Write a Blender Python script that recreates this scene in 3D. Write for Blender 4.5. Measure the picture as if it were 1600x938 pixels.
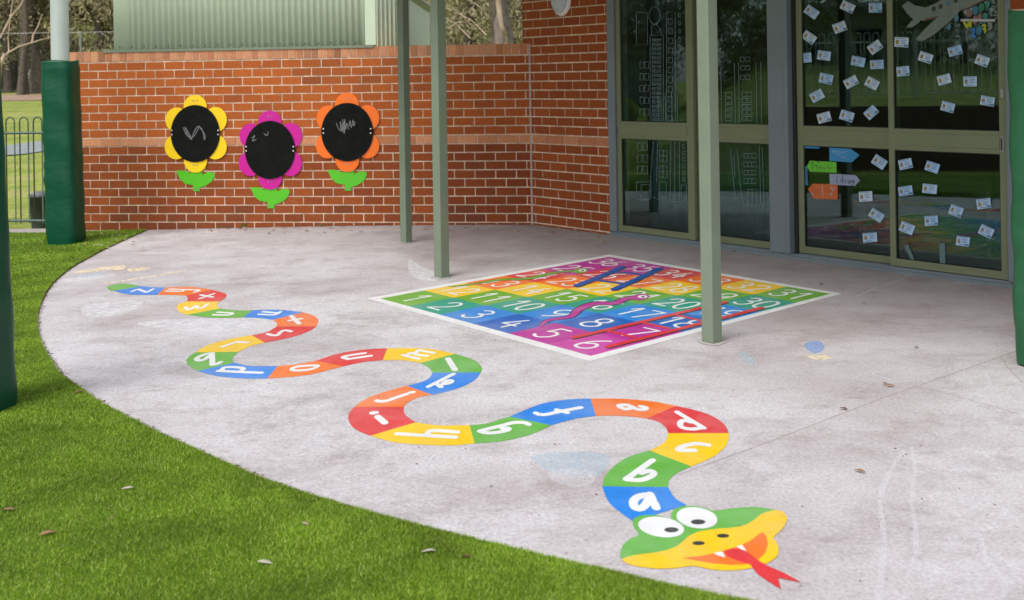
import bpy, math, random
import numpy as np
from math import sin, cos, pi, radians, sqrt, hypot, atan2
from mathutils import Vector, Matrix
from mathutils.geometry import tessellate_polygon
for o in list(bpy.data.objects): bpy.data.objects.remove(o)
S = bpy.context.scene; COL = S.collection
random.seed(7); RNG = np.random.default_rng(7)

# ------------------------------------------------------------ camera, sky, sun, exposure
F, ROLL, CAMZ, HY = 1830.0, 0.0155, 1.44, 347.0      # focal length in pixels of the 1600 wide photo, eye height
cam_d = bpy.data.cameras.new('camera'); cam = bpy.data.objects.new('camera', cam_d); COL.objects.link(cam)
cam.location = (0, 0, CAMZ)
cam.rotation_euler = (Matrix.Rotation(pi/2, 4, 'X') @ Matrix.Rotation(-ROLL, 4, 'Z')).to_euler()
cam_d.sensor_width = 36; cam_d.lens = 36*F/1600
cam_d.shift_x = 5.4/1600; cam_d.shift_y = -HY/1600
cam_d.clip_start = .05; cam_d.clip_end = 1000
cam_d.dof.use_dof = True; cam_d.dof.focus_distance = 6.8; cam_d.dof.aperture_fstop = 4.2
S.camera = cam
W = bpy.data.worlds.new('World'); S.world = W; W.use_nodes = True
nt = W.node_tree; bg = nt.nodes['Background']
sky = nt.nodes.new('ShaderNodeTexSky'); sky.sky_type = 'NISHITA'; sky.sun_disc = False
SUN_DIR = Vector((-.62, -.90, 1.3)).normalized()     # towards the sun
sky.sun_elevation = math.asin(SUN_DIR.z); sky.sun_rotation = atan2(SUN_DIR.x, SUN_DIR.y)
sky.air_density = 1.0; sky.dust_density = 1.5; sky.ozone_density = .6
hs = nt.nodes.new('ShaderNodeHueSaturation'); hs.inputs['Saturation'].default_value = .35   # overcast: grey cloud light
nt.links.new(sky.outputs[0], hs.inputs['Color']); nt.links.new(hs.outputs[0], bg.inputs[0]); bg.inputs[1].default_value = .15
sun_d = bpy.data.lights.new('sun', 'SUN'); sun_d.energy = 1.5; sun_d.angle = radians(35); sun_d.color = (1, .96, .9)
sun = bpy.data.objects.new('sun', sun_d); COL.objects.link(sun)
sun.rotation_euler = (-SUN_DIR).to_track_quat('-Z', 'Y').to_euler(); sun.location = (0, 0, 20)
vs = S.view_settings; vs.view_transform = 'Standard'; vs.look = 'None'; vs.gamma = 1; vs.exposure = 0.52
S.cycles.max_bounces = 8; S.cycles.transparent_max_bounces = 12; S.cycles.use_denoising = True

# ------------------------------------------------------------ pixel -> place
def un(px, py):
    x, y = px-800, py-469
    return cos(ROLL)*x - sin(ROLL)*y, sin(ROLL)*x + cos(ROLL)*y + HY
def g(x):                                             # the yard falls gently away to the left
    d = min(max(0, .6-x), 5.4); return -.0032*d*d
LIFT = .20                                            # paint films: thin coats one over the other
def G(px, py, dz=0):                                  # point on the ground
    x, y = un(px, py); z = 0; dz *= LIFT
    for _ in range(12):
        Y = F*(CAMZ-z-dz)/y; X = x/F*Y; z = g(X)
    return Vector((X, Y, z+dz))
def AT(px, py, Y):
    x, y = un(px, py); return Vector((x/F*Y, Y, CAMZ-y/F*Y))
class Plane:                                          # a vertical plane: u along, n towards the viewer, z up
    def __init__(s, p0, p1):
        s.o = Vector((p0[0], p0[1], 0)); d = Vector((p1[0]-p0[0], p1[1]-p0[1], 0)); s.len = d.length; s.u = d.normalized()
        s.n = Vector((s.u.y, -s.u.x, 0))
        s.m = Matrix(((s.u.x, s.n.x, 0, s.o.x), (s.u.y, s.n.y, 0, s.o.y), (0, 0, 1, 0), (0, 0, 0, 1)))
    def uz(s, px, py, off=0):
        x, y = un(px, py); k = x/F; o = s.o + s.n*off
        # o.x + t u.x = k (o.y + t u.y)
        t = (k*o.y - o.x)/(s.u.x - k*s.u.y); Y = o.y + t*s.u.y
        return t, CAMZ - y/F*Y
    def w(s, t, n, z): return s.m @ Vector((t, n, z))
CX, CY = 34/159.5, F/159.5
LEFT = Plane((-685/151.3, F/151.3), (CX, CY))          # garden wall, left end -> inner corner
e_ = G(1580, 450); BLD = Plane((CX, CY), (e_.x, e_.y))  # building front

# ------------------------------------------------------------ object helpers
def tag(o, label=None, cat=None, group=None, kind=None):
    if label: o['label'] = label
    if cat: o['category'] = cat
    if group: o['group'] = group
    if kind: o['kind'] = kind
    return o
def empty(name, loc=(0, 0, 0), rz=0, **k):
    o = bpy.data.objects.new(name, None); COL.objects.link(o); o.location = loc; o.rotation_euler = (0, 0, rz)
    o.empty_display_size = .1
    return tag(o, **k)
class MB:
    def __init__(s): s.v = []; s.f = []; s.c = []
    def quad(s, a, b, c, d, col=None):
        n = len(s.v); s.v += [tuple(a), tuple(b), tuple(c), tuple(d)]; s.f.append((n, n+1, n+2, n+3)); s.c.append(col)
    def poly(s, pts):
        n = len(s.v); s.v += [tuple(p) for p in pts]
        tr = tessellate_polygon([[Vector(p) for p in pts]])
        # orient by nothing: both sides render
        for t in tr: s.f.append(tuple(n+i for i in t)); s.c.append(None)
    def box(s, x0, x1, y0, y1, z0, z1, m=None, col=None, skip=''):
        p = [Vector((x, y, z)) for x in (x0, x1) for y in (y0, y1) for z in (z0, z1)]
        if m: p = [m @ q for q in p]
        n = len(s.v); s.v += [tuple(q) for q in p]
        F6 = {'l': (0, 1, 3, 2), 'r': (4, 6, 7, 5), 'f': (0, 4, 5, 1), 'b': (2, 3, 7, 6), 'd': (0, 2, 6, 4), 't': (1, 5, 7, 3)}
        for k, f in F6.items():
            if k in skip: continue
            s.f.append(tuple(n+i for i in f)); s.c.append(col)
    def tube(s, pts, r, seg=10, caps=True):
        pts = [Vector(p) for p in pts]; rs = r if isinstance(r, (list, tuple)) else [r]*len(pts)
        n0 = len(s.v); up = Vector((0, 0, 1))
        for i, p in enumerate(pts):
            d = (pts[min(i+1, len(pts)-1)] - pts[max(i-1, 0)]).normalized()
            a = d.cross(up); 
            if a.length < .05: a = d.cross(Vector((0, 1, 0)))
            a.normalize(); b = d.cross(a)
            for k in range(seg):
                t = 2*pi*k/seg; s.v.append(tuple(p + (a*cos(t)+b*sin(t))*rs[i]))
        for i in range(len(pts)-1):
            for k in range(seg):
                a0 = n0+i*seg+k; a1 = n0+i*seg+(k+1) % seg; s.f.append((a0, a1, a1+seg, a0+seg)); s.c.append(None)
        if caps:
            s.f.append(tuple(n0+k for k in range(seg))); s.c.append(None)
            s.f.append(tuple(n0+(len(pts)-1)*seg+k for k in range(seg))); s.c.append(None)
    def build(s, name, mat, parent=None, smooth=False, bevel=0, up=False, solid=0):
        me = bpy.data.meshes.new(name); me.from_pydata(s.v, [], s.f); me.update()
        if up:
            for p in me.polygons:
                if p.normal.z < 0: p.flip()
        if any(c is not None for c in s.c):
            at = me.attributes.new('tone', 'FLOAT_COLOR', 'FACE')
            at.data.foreach_set('color', np.array([(c if c is not None else (.5, .5, .5))+(1,) for c in s.c], dtype=np.float32).ravel())
        me.materials.append(mat)
        if smooth:
            me.polygons.foreach_set('use_smooth', [True]*len(me.polygons))
        o = bpy.data.objects.new(name, me); COL.objects.link(o)
        if parent is not None:
            o.parent = parent; bpy_inv(o, parent)
        if solid:
            md = o.modifiers.new('s', 'SOLIDIFY'); md.thickness = solid; md.offset = 0
        if bevel:
            md = o.modifiers.new('b', 'BEVEL'); md.width = bevel; md.segments = 2; md.limit_method = 'ANGLE'
        return o
def chain(p):
    m = Matrix()
    while p is not None:
        m = (Matrix.Translation(p.location) @ p.rotation_euler.to_matrix().to_4x4()) @ m; p = p.parent
    return m
def bpy_inv(o, parent):                                # vertices are written in world space: bake into the parent's space
    m = chain(parent).inverted()
    o.data.transform(m)

# ------------------------------------------------------------ materials
def NT(name):
    m = bpy.data.materials.new(name); m.use_nodes = True; t = m.node_tree; return m, t, t.nodes['Principled BSDF']
def lk(t, a, b): t.links.new(a, b)
def nd(t, kind, **k):
    n = t.nodes.new(kind)
    for a, v in k.items():
        if a in n.inputs.keys() if hasattr(n.inputs, 'keys') else False: n.inputs[a].default_value = v
        else: setattr(n, a, v)
    return n
def c4(c): return tuple(c)+(1,) if len(c) == 3 else tuple(c)
def coords(t, obj=False):
    if obj: return nd(t, 'ShaderNodeTexCoord').outputs['Object']
    return nd(t, 'ShaderNodeNewGeometry').outputs['Position']
def noise(t, co, scale, detail=4, rough=.6, dist=0, vscale=None):
    n = nd(t, 'ShaderNodeTexNoise'); n.inputs['Scale'].default_value = scale; n.inputs['Detail'].default_value = detail
    n.inputs['Roughness'].default_value = rough; n.inputs['Distortion'].default_value = dist
    if vscale:
        mp = nd(t, 'ShaderNodeMapping'); mp.inputs['Scale'].default_value = vscale; lk(t, co, mp.inputs[0]); co = mp.outputs[0]
    lk(t, co, n.inputs['Vector']); return n.outputs['Fac']
def ramp(t, fac, stops):
    r = nd(t, 'ShaderNodeValToRGB'); e = r.color_ramp.elements
    while len(e) < len(stops): e.new(.5)
    for x, (p, c) in zip(e, stops): x.position = p; x.color = c4(c) if not isinstance(c, (int, float)) else (c, c, c, 1)
    lk(t, fac, r.inputs[0]); return r.outputs[0]
def mix(t, fac, a, b, mode='MIX'):
    n = nd(t, 'ShaderNodeMix'); n.data_type = 'RGBA'; n.blend_type = mode
    for sock, v in ((n.inputs[0], fac), (n.inputs[6], a), (n.inputs[7], b)):
        if hasattr(v, 'is_output') or hasattr(v, 'links'): lk(t, v, sock)
        elif isinstance(v, (int, float)): sock.default_value = v if sock == n.inputs[0] else (v, v, v, 1)
        else: sock.default_value = c4(v)
    return n.outputs[2]
def bump(t, b, h, strength=.3, dist=.01):
    n = nd(t, 'ShaderNodeBump'); n.inputs['Strength'].default_value = strength; n.inputs['Distance'].default_value = dist
    lk(t, h, n.inputs['Height']); lk(t, n.outputs[0], b.inputs['Normal'])
def plain(name, col, rough=.6, metal=0, var=.12, scale=6, spec=.5, bmp=0):
    m, t, b = NT(name); co = coords(t)
    f = noise(t, co, scale, 6, .65)
    d = tuple(c*(1-var) for c in col); l = tuple(min(1, c*(1+var)) for c in col)
    lk(t, ramp(t, f, [(.3, d), (.7, l)]), b.inputs['Base Color'])
    b.inputs['Roughness'].default_value = rough; b.inputs['Metallic'].default_value = metal
    b.inputs['Specular IOR Level'].default_value = spec
    if bmp: bump(t, b, noise(t, co, 120, 3), bmp, .002)
    return m
def paint(name, col, dust=.35, rough=.40):
    """line-marking paint on concrete: scuffed by noise, a little of the grain shows"""
    m, t, b = NT(name); co = coords(t)
    f = ramp(t, noise(t, co, 2.3, 5, .65, .4), [(.42, 0), (.64, dust)])
    c1 = mix(t, f, col, tuple(min(1, .35+.5*c) for c in col))
    c1 = mix(t, 1.0, c1, ramp(t, noise(t, co, 5, 8, .75), [(.3, .86), (.7, 1.08)]), 'MULTIPLY')
    f2 = ramp(t, noise(t, co, 120, 4, .8), [(.56, 0), (.70, .42)])
    c2 = mix(t, f2, c1, (.42, .39, .38))
    wear = ramp(t, noise(t, co, 9, 12, .85, .6), [(.60, 0), (.68, .5)])
    c2 = mix(t, wear, c2, tuple(.5*c+.28 for c in col))
    lk(t, c2, b.inputs['Base Color']); b.inputs['Roughness'].default_value = rough
    b.inputs['Specular IOR Level'].default_value = .55
    bump(t, b, noise(t, co, 140, 4, .7), .25, .003)
    return m
M = {}
def mapr(t, v, a, b):
    n = nd(t, 'ShaderNodeMapRange'); n.inputs['From Min'].default_value = a; n.inputs['From Max'].default_value = b; lk(t, v, n.inputs['Value']); return n.outputs[0]
def concrete():
    m, t, b = NT('concrete'); co = coords(t)
    base = ramp(t, noise(t, co, .55, 6, .62, .3), [(.32, (.47, .41, .415)), (.5, (.62, .58, .59)), (.66, (.72, .70, .715))])
    st = ramp(t, noise(t, co, 1.9, 12, .80, .3, (.8, 1, 1)), [(.50, 0), (.63, .42)])
    c1 = mix(t, st, base, (.27, .20, .195))
    # rain-worn streaks lying across the yard
    st2 = ramp(t, noise(t, co, 3.1, 12, .82, .2, (.9, 1.1, 1)), [(.52, 0), (.63, .38)])
    c2 = mix(t, st2, c1, (.28, .215, .21))
    pale = ramp(t, noise(t, co, 1.0, 10, .78, .5), [(.52, 0), (.68, .5)])
    c3 = mix(t, pale, c2, (.76, .75, .775))
    gr = ramp(t, noise(t, co, 70, 8, .85), [(.40, .70), (.58, 1.07)])
    c4_ = mix(t, 1.0, c3, gr, 'MULTIPLY')
    sp = ramp(t, noise(t, co, 110, 3, .6), [(.64, 0), (.69, .6)])
    c5 = mix(t, sp, c4_, (.16, .13, .12))
    # trodden dirt before the building, its colour deepened to stand in for awning shade
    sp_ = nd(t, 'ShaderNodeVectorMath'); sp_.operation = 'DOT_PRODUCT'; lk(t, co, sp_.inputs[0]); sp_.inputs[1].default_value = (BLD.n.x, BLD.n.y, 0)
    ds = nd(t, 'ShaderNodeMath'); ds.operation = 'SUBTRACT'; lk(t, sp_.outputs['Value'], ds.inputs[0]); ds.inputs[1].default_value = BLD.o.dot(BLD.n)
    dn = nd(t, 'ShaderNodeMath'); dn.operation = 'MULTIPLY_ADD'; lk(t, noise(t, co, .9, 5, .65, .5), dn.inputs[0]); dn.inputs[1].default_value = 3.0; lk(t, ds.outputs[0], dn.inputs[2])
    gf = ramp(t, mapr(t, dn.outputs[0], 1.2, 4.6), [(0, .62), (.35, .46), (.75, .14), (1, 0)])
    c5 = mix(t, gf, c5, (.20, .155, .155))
    lk(t, c5, b.inputs['Base Color']); b.inputs['Roughness'].default_value = .8
    b.inputs['Specular IOR Level'].default_value = .35
    bump(t, b, noise(t, co, 80, 8, .75), .35, .004)
    return m
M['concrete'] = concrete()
def attr_mat(name, a, b_, stain=None, rough=.85, sc=40):
    m, t, b = NT(name); co = coords(t)
    at = nd(t, 'ShaderNodeAttribute'); at.attribute_name = 'tone'
    sep = nd(t, 'ShaderNodeSeparateColor'); lk(t, at.outputs['Color'], sep.inputs[0])
    c = mix(t, sep.outputs[0], a, b_)
    c = mix(t, 1.0, c, ramp(t, noise(t, co, sc, 6, .7), [(.3, .82), (.7, 1.12)]), 'MULTIPLY')
    sp = ramp(t, noise(t, co, 240, 2, .5), [(.62, 0), (.7, .5)])
    c = mix(t, sp, c, (.10, .04, .025))
    pale = ramp(t, noise(t, co, 9, 5, .7, .5), [(.62, 0), (.8, .16)])
    c = mix(t, pale, c, (.50, .33, .24))
    c = mix(t, sep.outputs[1], c, (.06, .04, .03))
    lk(t, c, b.inputs['Base Color']); b.inputs['Roughness'].default_value = rough; b.inputs['Specular IOR Level'].default_value = .25
    bump(t, b, noise(t, co, 130, 6, .7), .4, .003)
    return m
M['brick'] = attr_mat('brick', (.22, .050, .015), (.49, .122, .024))
M['cap'] = attr_mat('pale_brick', (.46, .18, .085), (.62, .29, .155))
M['mortar'] = plain('mortar', (.66, .53, .40), .95, var=.38, scale=9, spec=.1, bmp=.3)
M['sealant'] = plain('joint_sealant', (.42, .36, .34), .8, var=.3, scale=30)
M['post'] = plain('sage_steel', (.175, .22, .155), .42, var=.07, scale=3)
M['frame'] = plain('olive_frame', (.175, .20, .115), .38, var=.06, scale=3)
M['jamb'] = plain('grey_frame', (.165, .20, .225), .4, var=.07, scale=3)
M['dark'] = plain('dark_gap', (.015, .017, .017), .7)
M['pad'] = plain('green_vinyl', (.002, .072, .034), .42, var=.12, scale=5, spec=.3)
M['pad2'] = plain('green_vinyl_worn', (.018, .105, .042), .5, var=.18, scale=5, spec=.3)
M['pole'] = plain('painted_pole', (.34, .385, .335), .35, var=.05, scale=3)
M['white'] = plain('white_plastic', (.78, .78, .78), .35, var=.03)
M['diffuser'] = plain('lamp_diffuser', (.50, .55, .62), .25, var=.04)
M['shed'] = plain('pale_green_steel', (.56, .66, .50), .42, var=.06, scale=2)
M['metal'] = plain('galvanised', (.35, .36, .37), .35, .7)
M['fence2'] = plain('fence_pale', (.70, .76, .70), .45)
M['fence'] = plain('fence_green', (.04, .085, .06), .45)
M['lino'] = plain('room_floor', (.05, .05, .045), .6)
M['room'] = plain('room_wall', (.05, .10, .10), .9)
M['curtain'] = plain('teal_curtain', (.03, .15, .17), .9, var=.3, scale=9)
COLS = dict(blue=(.012, .235, .78), green=(.13, .46, .055), yellow=(.95, .60, .004), red=(.74, .035, .045), orange=(.93, .19, .02),
            teal=(.02, .35, .24), sky=(.025, .26, .74), navy=(.006, .13, .52), magenta=(.52, .03, .33), pink=(.62, .06, .40),
            white=(.86, .86, .86), lime=(.16, .44, .03), crimson=(.72, .05, .06), black=(.02, .022, .022))
for k, c in COLS.items(): M['p_'+k] = paint('paint_'+k, c, .27 if k != 'white' else 0)
def glass():
    m = bpy.data.materials.new('tinted_glass'); m.use_nodes = True; t = m.node_tree; t.nodes.clear()
    o = nd(t, 'ShaderNodeOutputMaterial'); tr = nd(t, 'ShaderNodeBsdfTransparent'); tr.inputs[0].default_value = (.62, .72, .71, 1)
    gl = nd(t, 'ShaderNodeBsdfGlossy'); lk(t, ramp(t, noise(t, coords(t), 4, 8, .7, 1.5), [(.45, .0), (.75, .09)]), gl.inputs['Roughness']); gl.inputs[0].default_value = (.9, .95, .95, 1)
    fr = nd(t, 'ShaderNodeFresnel'); fr.inputs[0].default_value = 3.1
    ge = nd(t, 'ShaderNodeNewGeometry'); iv = nd(t, 'ShaderNodeMath'); iv.operation = 'SUBTRACT'; iv.inputs[0].default_value = 1; lk(t, ge.outputs['Backfacing'], iv.inputs[1])
    mu = nd(t, 'ShaderNodeMath'); mu.operation = 'MULTIPLY'; lk(t, fr.outputs[0], mu.inputs[0]); lk(t, iv.outputs[0], mu.inputs[1])
    mx = nd(t, 'ShaderNodeMixShader'); lk(t, mu.outputs[0], mx.inputs[0]); lk(t, tr.outputs[0], mx.inputs[1]); lk(t, gl.outputs[0], mx.inputs[2])
    lk(t, mx.outputs[0], o.inputs[0]); return m
M['glass'] = glass()

# ------------------------------------------------------------ strokes and flat shapes
def smooth_pts(pts, closed=False, n=5):
    if len(pts) < 3: return list(pts)
    P = [Vector(p) for p in pts]; out = []; L = len(P)
    rng = range(L if closed else L-1)
    for i in rng:
        a = P[(i-1) % L] if closed or i > 0 else P[i]; b = P[i]; c = P[(i+1) % L]; d = P[(i+2) % L] if closed or i+2 < L else c
        for k in range(n):
            t = k/n
            out.append(tuple(.5*((2*b)+(c-a)*t+(2*a-5*b+4*c-d)*t*t+(3*b-a-3*c+d)*t**3)))
    if not closed: out.append(tuple(P[-1]))
    return out
def stroke_poly(mb, pts, hx, hy, to3, closed=False, sm=True, cap=5):
    """a brush stroke along pts (flat coords); to3(x, y, k) gives the 3D point, k a tiny lift that grows along the stroke"""
    P = [Vector((p[0], p[1])) for p in (smooth_pts([(p[0], p[1]) for p in pts], closed) if sm else pts)]
    if closed: P = P+[P[0]]
    def off(d):                                         # brush ellipse support for normal n
        nx, ny = -d.y/hy*1.0, d.x/hx*1.0                # normal in the brush's round space
        l = hypot(nx, ny) or 1; return Vector((nx/l*hx, ny/l*hy))
    Ls, Rs = [], []
    for i, p in enumerate(P):
        if closed: d = (P[(i+1) % (len(P)-1)]-P[(i-1) % (len(P)-1)])
        else: d = P[min(i+1, len(P)-1)]-P[max(i-1, 0)]
        d = Vector((d.x*hy/hx, d.y)) if False else d
        dd = Vector((d.x/hx, d.y/hy)); l = dd.length or 1; nn = Vector((-dd.y/l*hx, dd.x/l*hy))
        Ls.append(p+nn); Rs.append(p-nn)
    n0 = len(mb.v); N = len(P)
    for i in range(N):
        mb.v.append(tuple(to3(Ls[i].x, Ls[i].y, i))); mb.v.append(tuple(to3(Rs[i].x, Rs[i].y, i)))
    for i in range(N-1):
        mb.f.append((n0+2*i, n0+2*i+1, n0+2*i+3, n0+2*i+2)); mb.c.append(None)
    if not closed:
        for e, sgn in ((0, -1), (N-1, 1)):
            a, b = Ls[e], Rs[e]; c = P[e]
            d = P[1]-P[0] if e == 0 else P[-1]-P[-2]; dd = Vector((d.x/hx, d.y/hy)).normalized()*sgn
            m0 = len(mb.v); ring = []
            va = Vector(((a-c).x/hx, (a-c).y/hy))
            for k in range(cap+1):
                th = pi*k/cap; q = va*cos(th)+dd*sin(th); ring.append(Vector((c.x+q.x*hx, c.y+q.y*hy)))
            for q in ring: mb.v.append(tuple(to3(q.x, q.y, e)))
            mb.f.append(tuple(m0+k for k in range(cap+1))); mb.c.append(None)
def ground3(lift):                                      # flat coords = world x, y
    return lambda x, y, k: Vector((x, y, g(x)+lift*LIFT+k*5e-6))
def gpoly(mb, pxs, lift, sm=False, closed=True):
    P = smooth_pts(pxs, True) if sm else pxs
    mb.poly([G(x, y, lift) for x, y in P])
def ell(cx, cy, rx, ry, rot=0, n=28):
    r = radians(rot); return [(cx+rx*cos(a)*cos(r)-ry*sin(a)*sin(r), cy+rx*cos(a)*sin(r)+ry*sin(a)*cos(r)) for a in [2*pi*k/n for k in range(n)]]
Z = dict(Z1=(150, 420, 4.324), Z2=(380, 520, 4.0), Z5=(780, 600, 4.2105), Z6=(930, 760, 4.706), Z4=(840, 390, 3.3333), Z3=(570, 390, 4.2105),
         A1=(200, 440, 15.63), A2=(280, 440, 15.63), A3=(370, 470, 12.023), A4=(290, 520, 12.023), A5=(420, 540, 8.0),
         A6=(600, 540, 9.769), A7=(560, 600, 9.769), A8=(740, 610, 8.889),
         F3=(240, 130, 4.324), D6=(1230, 0, 4.078), D8=(1230, 210, 3.7514), D5=(940, 0, 4.078), D7=(940, 200, 4.2645), P5=(1380, 0, 8.421))
def zp(z, pts):
    ox, oy, s = Z[z]; return [(ox+x/s, oy+y/s) for x, y in pts]

# ============================================================ GROUND
def grid_mesh(name, xs, ys, zf, mat):
    mb = MB(); nx, ny = len(xs), len(ys)
    for y in ys:
        for x in xs: mb.v.append((x, y, zf(x, y)))
    for j in range(ny-1):
        for i in range(nx-1):
            a = j*nx+i; mb.f.append((a, a+1, a+1+nx, a+nx)); mb.c.append(None)
    o = mb.build(name, mat, smooth=True); return o
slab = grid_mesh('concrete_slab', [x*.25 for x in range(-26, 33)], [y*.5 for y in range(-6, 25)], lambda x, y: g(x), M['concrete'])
tag(slab, 'grey lilac weathered concrete paving carrying the painted games', None, kind='structure')
# saw cuts and cracks in the slab
mjoint = plain('joint_dirt', (.38, .325, .32), .95, var=.4, scale=60, spec=.1)
jm = MB()
for pts, w in (([(1060, 742), (1200, 691.5), (1380, 622), (1570, 555.6), (1640, 530)], .004), ([(1369, 584.6), (1480, 615), (1592, 647)], .003),
               ([(700, 443), (830, 392), (955, 366)], .002), ([(1300, 452), (1362, 434), (1385, 428)], .003), ([(560, 400), (840, 358)], .002),
               ([(1118, 545), (1150, 537), (1190, 525)], .002), ([(1562, 555), (1575, 575), (1598, 598)], .003),
               ([(640, 745), (740, 770), (900, 793), (960, 800)], .0015)):
    P = [G(x, y) for x, y in pts]
    stroke_poly(jm, [(p.x, p.y) for p in P], w*.8, w, ground3(.0015), sm=False)
tag(jm.build('slab_joint', mjoint, up=True), 'dark saw cuts and hairline cracks across the concrete', kind='structure')

# lawn
BND = [(228.6, 360.6), (192, 377), (164, 390), (145.4, 400), (112, 419), (86, 440), (68, 465), (58, 495), (59, 520), (66, 543), (75.5, 560), (82, 571.5), (92, 585.6),
       (110, 599.7), (128, 612.4), (160, 634), (216, 663.8), (286, 697), (349.5, 725.8), (400, 748), (500, 782), (600, 811), (700, 837.5), (800, 862), (930, 892.8), (987, 906.6),
       (1121, 936), (1300, 970), (1500, 1002), (1700, 1030)]
B3 = [G(x, y) for x, y in smooth_pts(BND, n=4)]
OUT = [(-6.5, 12.35), (-6.5, 11), (-6.5, 9), (-6.5, 7), (-6.5, 5), (-6, 3), (-5, 1.5), (-3.2, .6), (-1, .2), (2, .2), (4, .4)]
def lerp_out(t):
    k = t*(len(OUT)-1); i = min(int(k), len(OUT)-2); f = k-i
    return OUT[i][0]*(1-f)+OUT[i+1][0]*f, OUT[i][1]*(1-f)+OUT[i+1][1]*f
LAWN_UP = .010
def lawn_pt(i, w):
    b = B3[i]; ox, oy = lerp_out(i/(len(B3)-1)); x = b.x*(1-w)+ox*w; y = b.y*(1-w)+oy*w
    if i == 0: y += 0
    return x, y
def lawn_mat():
    m, t, b = NT('turf'); co = coords(t)
    big = noise(t, co, 2.2, 5, .7)
    c = ramp(t, big, [(.3, (.08, .16, .005)), (.7, (.14, .24, .014))])
    c = mix(t, 1.0, c, ramp(t, noise(t, co, 60, 4, .7), [(.3, .6), (.7, 1.3)]), 'MULTIPLY')
    lk(t, c, b.inputs['Base Color']); b.inputs['Roughness'].default_value = .75; b.inputs['Specular IOR Level'].default_value = .2
    bump(t, b, noise(t, co, 170, 4, .7), .9, .01)
    return m
lm = MB(); NW = 22
for i in range(len(B3)):
    for k in range(NW+1):
        x, y = lawn_pt(i, (k/NW)**1.5); lm.v.append((x, y, g(x)+LAWN_UP))
for i in range(len(B3)-1):
    for k in range(NW):
        a = i*(NW+1)+k; lm.f.append((a, a+1, a+NW+2, a+NW+1)); lm.c.append(None)
# turned-down edge of the turf mat
e0 = len(lm.v)
for i in range(len(B3)): lm.v.append((B3[i].x, B3[i].y, g(B3[i].x)+.0005))
for i in range(len(B3)-1):
    lm.f.append((i*(NW+1), (i+1)*(NW+1), e0+i+1, e0+i)); lm.c.append(None)
tag(lm.build('lawn', lawn_mat(), up=False, smooth=True), 'bright green artificial turf with a curved edge beside the concrete', kind='structure')
def blades():
    N = 1700000; I = RNG.random(N)*(len(B3)-1.001); Wd = RNG.random(N)**1.3
    ii = I.astype(int); ff = I-ii
    bx = np.array([b.x for b in B3]); by = np.array([b.y for b in B3])
    X0 = bx[ii]*(1-ff)+bx[ii+1]*ff; Y0 = by[ii]*(1-ff)+by[ii+1]*ff
    ot = np.array([lerp_out(i/(len(B3)-1)) for i in range(len(B3))])
    ox = ot[ii, 0]*(1-ff)+ot[ii+1, 0]*ff; oy = ot[ii, 1]*(1-ff)+ot[ii+1, 1]*ff
    X = X0*(1-Wd)+ox*Wd; Y = Y0*(1-Wd)+oy*Wd
    seg = np.hypot(bx[ii+1]-bx[ii], by[ii+1]-by[ii]); wlen = np.hypot(ox-X0, oy-Y0)
    jac = seg*(1-Wd)*wlen + .02
    pr = jac/Wd.clip(.01, 1)**.25*np.minimum(1, (3.2/np.maximum(Y, 1))**1.6)
    inv = (X/np.maximum(Y, .1) > -.50) & (Y > 2.7) & (X/np.maximum(Y, .1) < .3)
    pr = pr*inv; pr /= np.quantile(pr[pr > 0], .85)
    keep = RNG.random(N) < pr
    X, Y = X[keep], Y[keep]; n = len(X)
    d = np.minimum(np.maximum(0, .6-X), 5.4); z0 = -.0032*d*d+LAWN_UP-.002
    a = RNG.random(n)*2*pi; h = .008+.007*RNG.random(n); w = (.0009+.0009*RNG.random(n))*np.maximum(1, Y/4.5); le = RNG.normal(0, .006, (n, 2))
    h *= np.maximum(1, (Y/7)**.5)
    V = np.zeros((n, 3, 3), np.float32)
    V[:, 0] = np.stack([X-np.cos(a)*w, Y-np.sin(a)*w, z0], 1); V[:, 1] = np.stack([X+np.cos(a)*w, Y+np.sin(a)*w, z0], 1)
    V[:, 2] = np.stack([X+le[:, 0], Y+le[:, 1], z0+h], 1)
    me = bpy.data.meshes.new('turf_blades'); me.vertices.add(3*n); me.vertices.foreach_set('co', V.ravel())
    me.loops.add(3*n); me.loops.foreach_set('vertex_index', np.arange(3*n, dtype=np.int32))
    me.polygons.add(n); me.polygons.foreach_set('loop_start', np.arange(0, 3*n, 3, dtype=np.int32)); me.update()
    at = me.attributes.new('tone', 'FLOAT', 'FACE'); at.data.foreach_set('value', RNG.random(n).astype(np.float32))
    m, t, b = NT('turf_blade'); an = nd(t, 'ShaderNodeAttribute'); an.attribute_name = 'tone'
    c = ramp(t, an.outputs['Fac'], [(0, (.115, .215, .006)), (.5, (.21, .345, .018)), (.88, (.31, .43, .055)), (1, (.42, .49, .15))])
    big = ramp(t, noise(t, coords(t), 2.2, 5, .7), [(.32, .62), (.68, 1.35)])
    lk(t, mix(t, 1.0, c, big, 'MULTIPLY'), b.inputs['Base Color']); b.inputs['Roughness'].default_value = .5; b.inputs['Specular IOR Level'].default_value = .25
    me.materials.append(m); o = bpy.data.objects.new('grass_blades', me); COL.objects.link(o)
    print('blades', n)
    return tag(o, 'short upright blades of the artificial turf', 'grass', kind='stuff')
blades()

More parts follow.
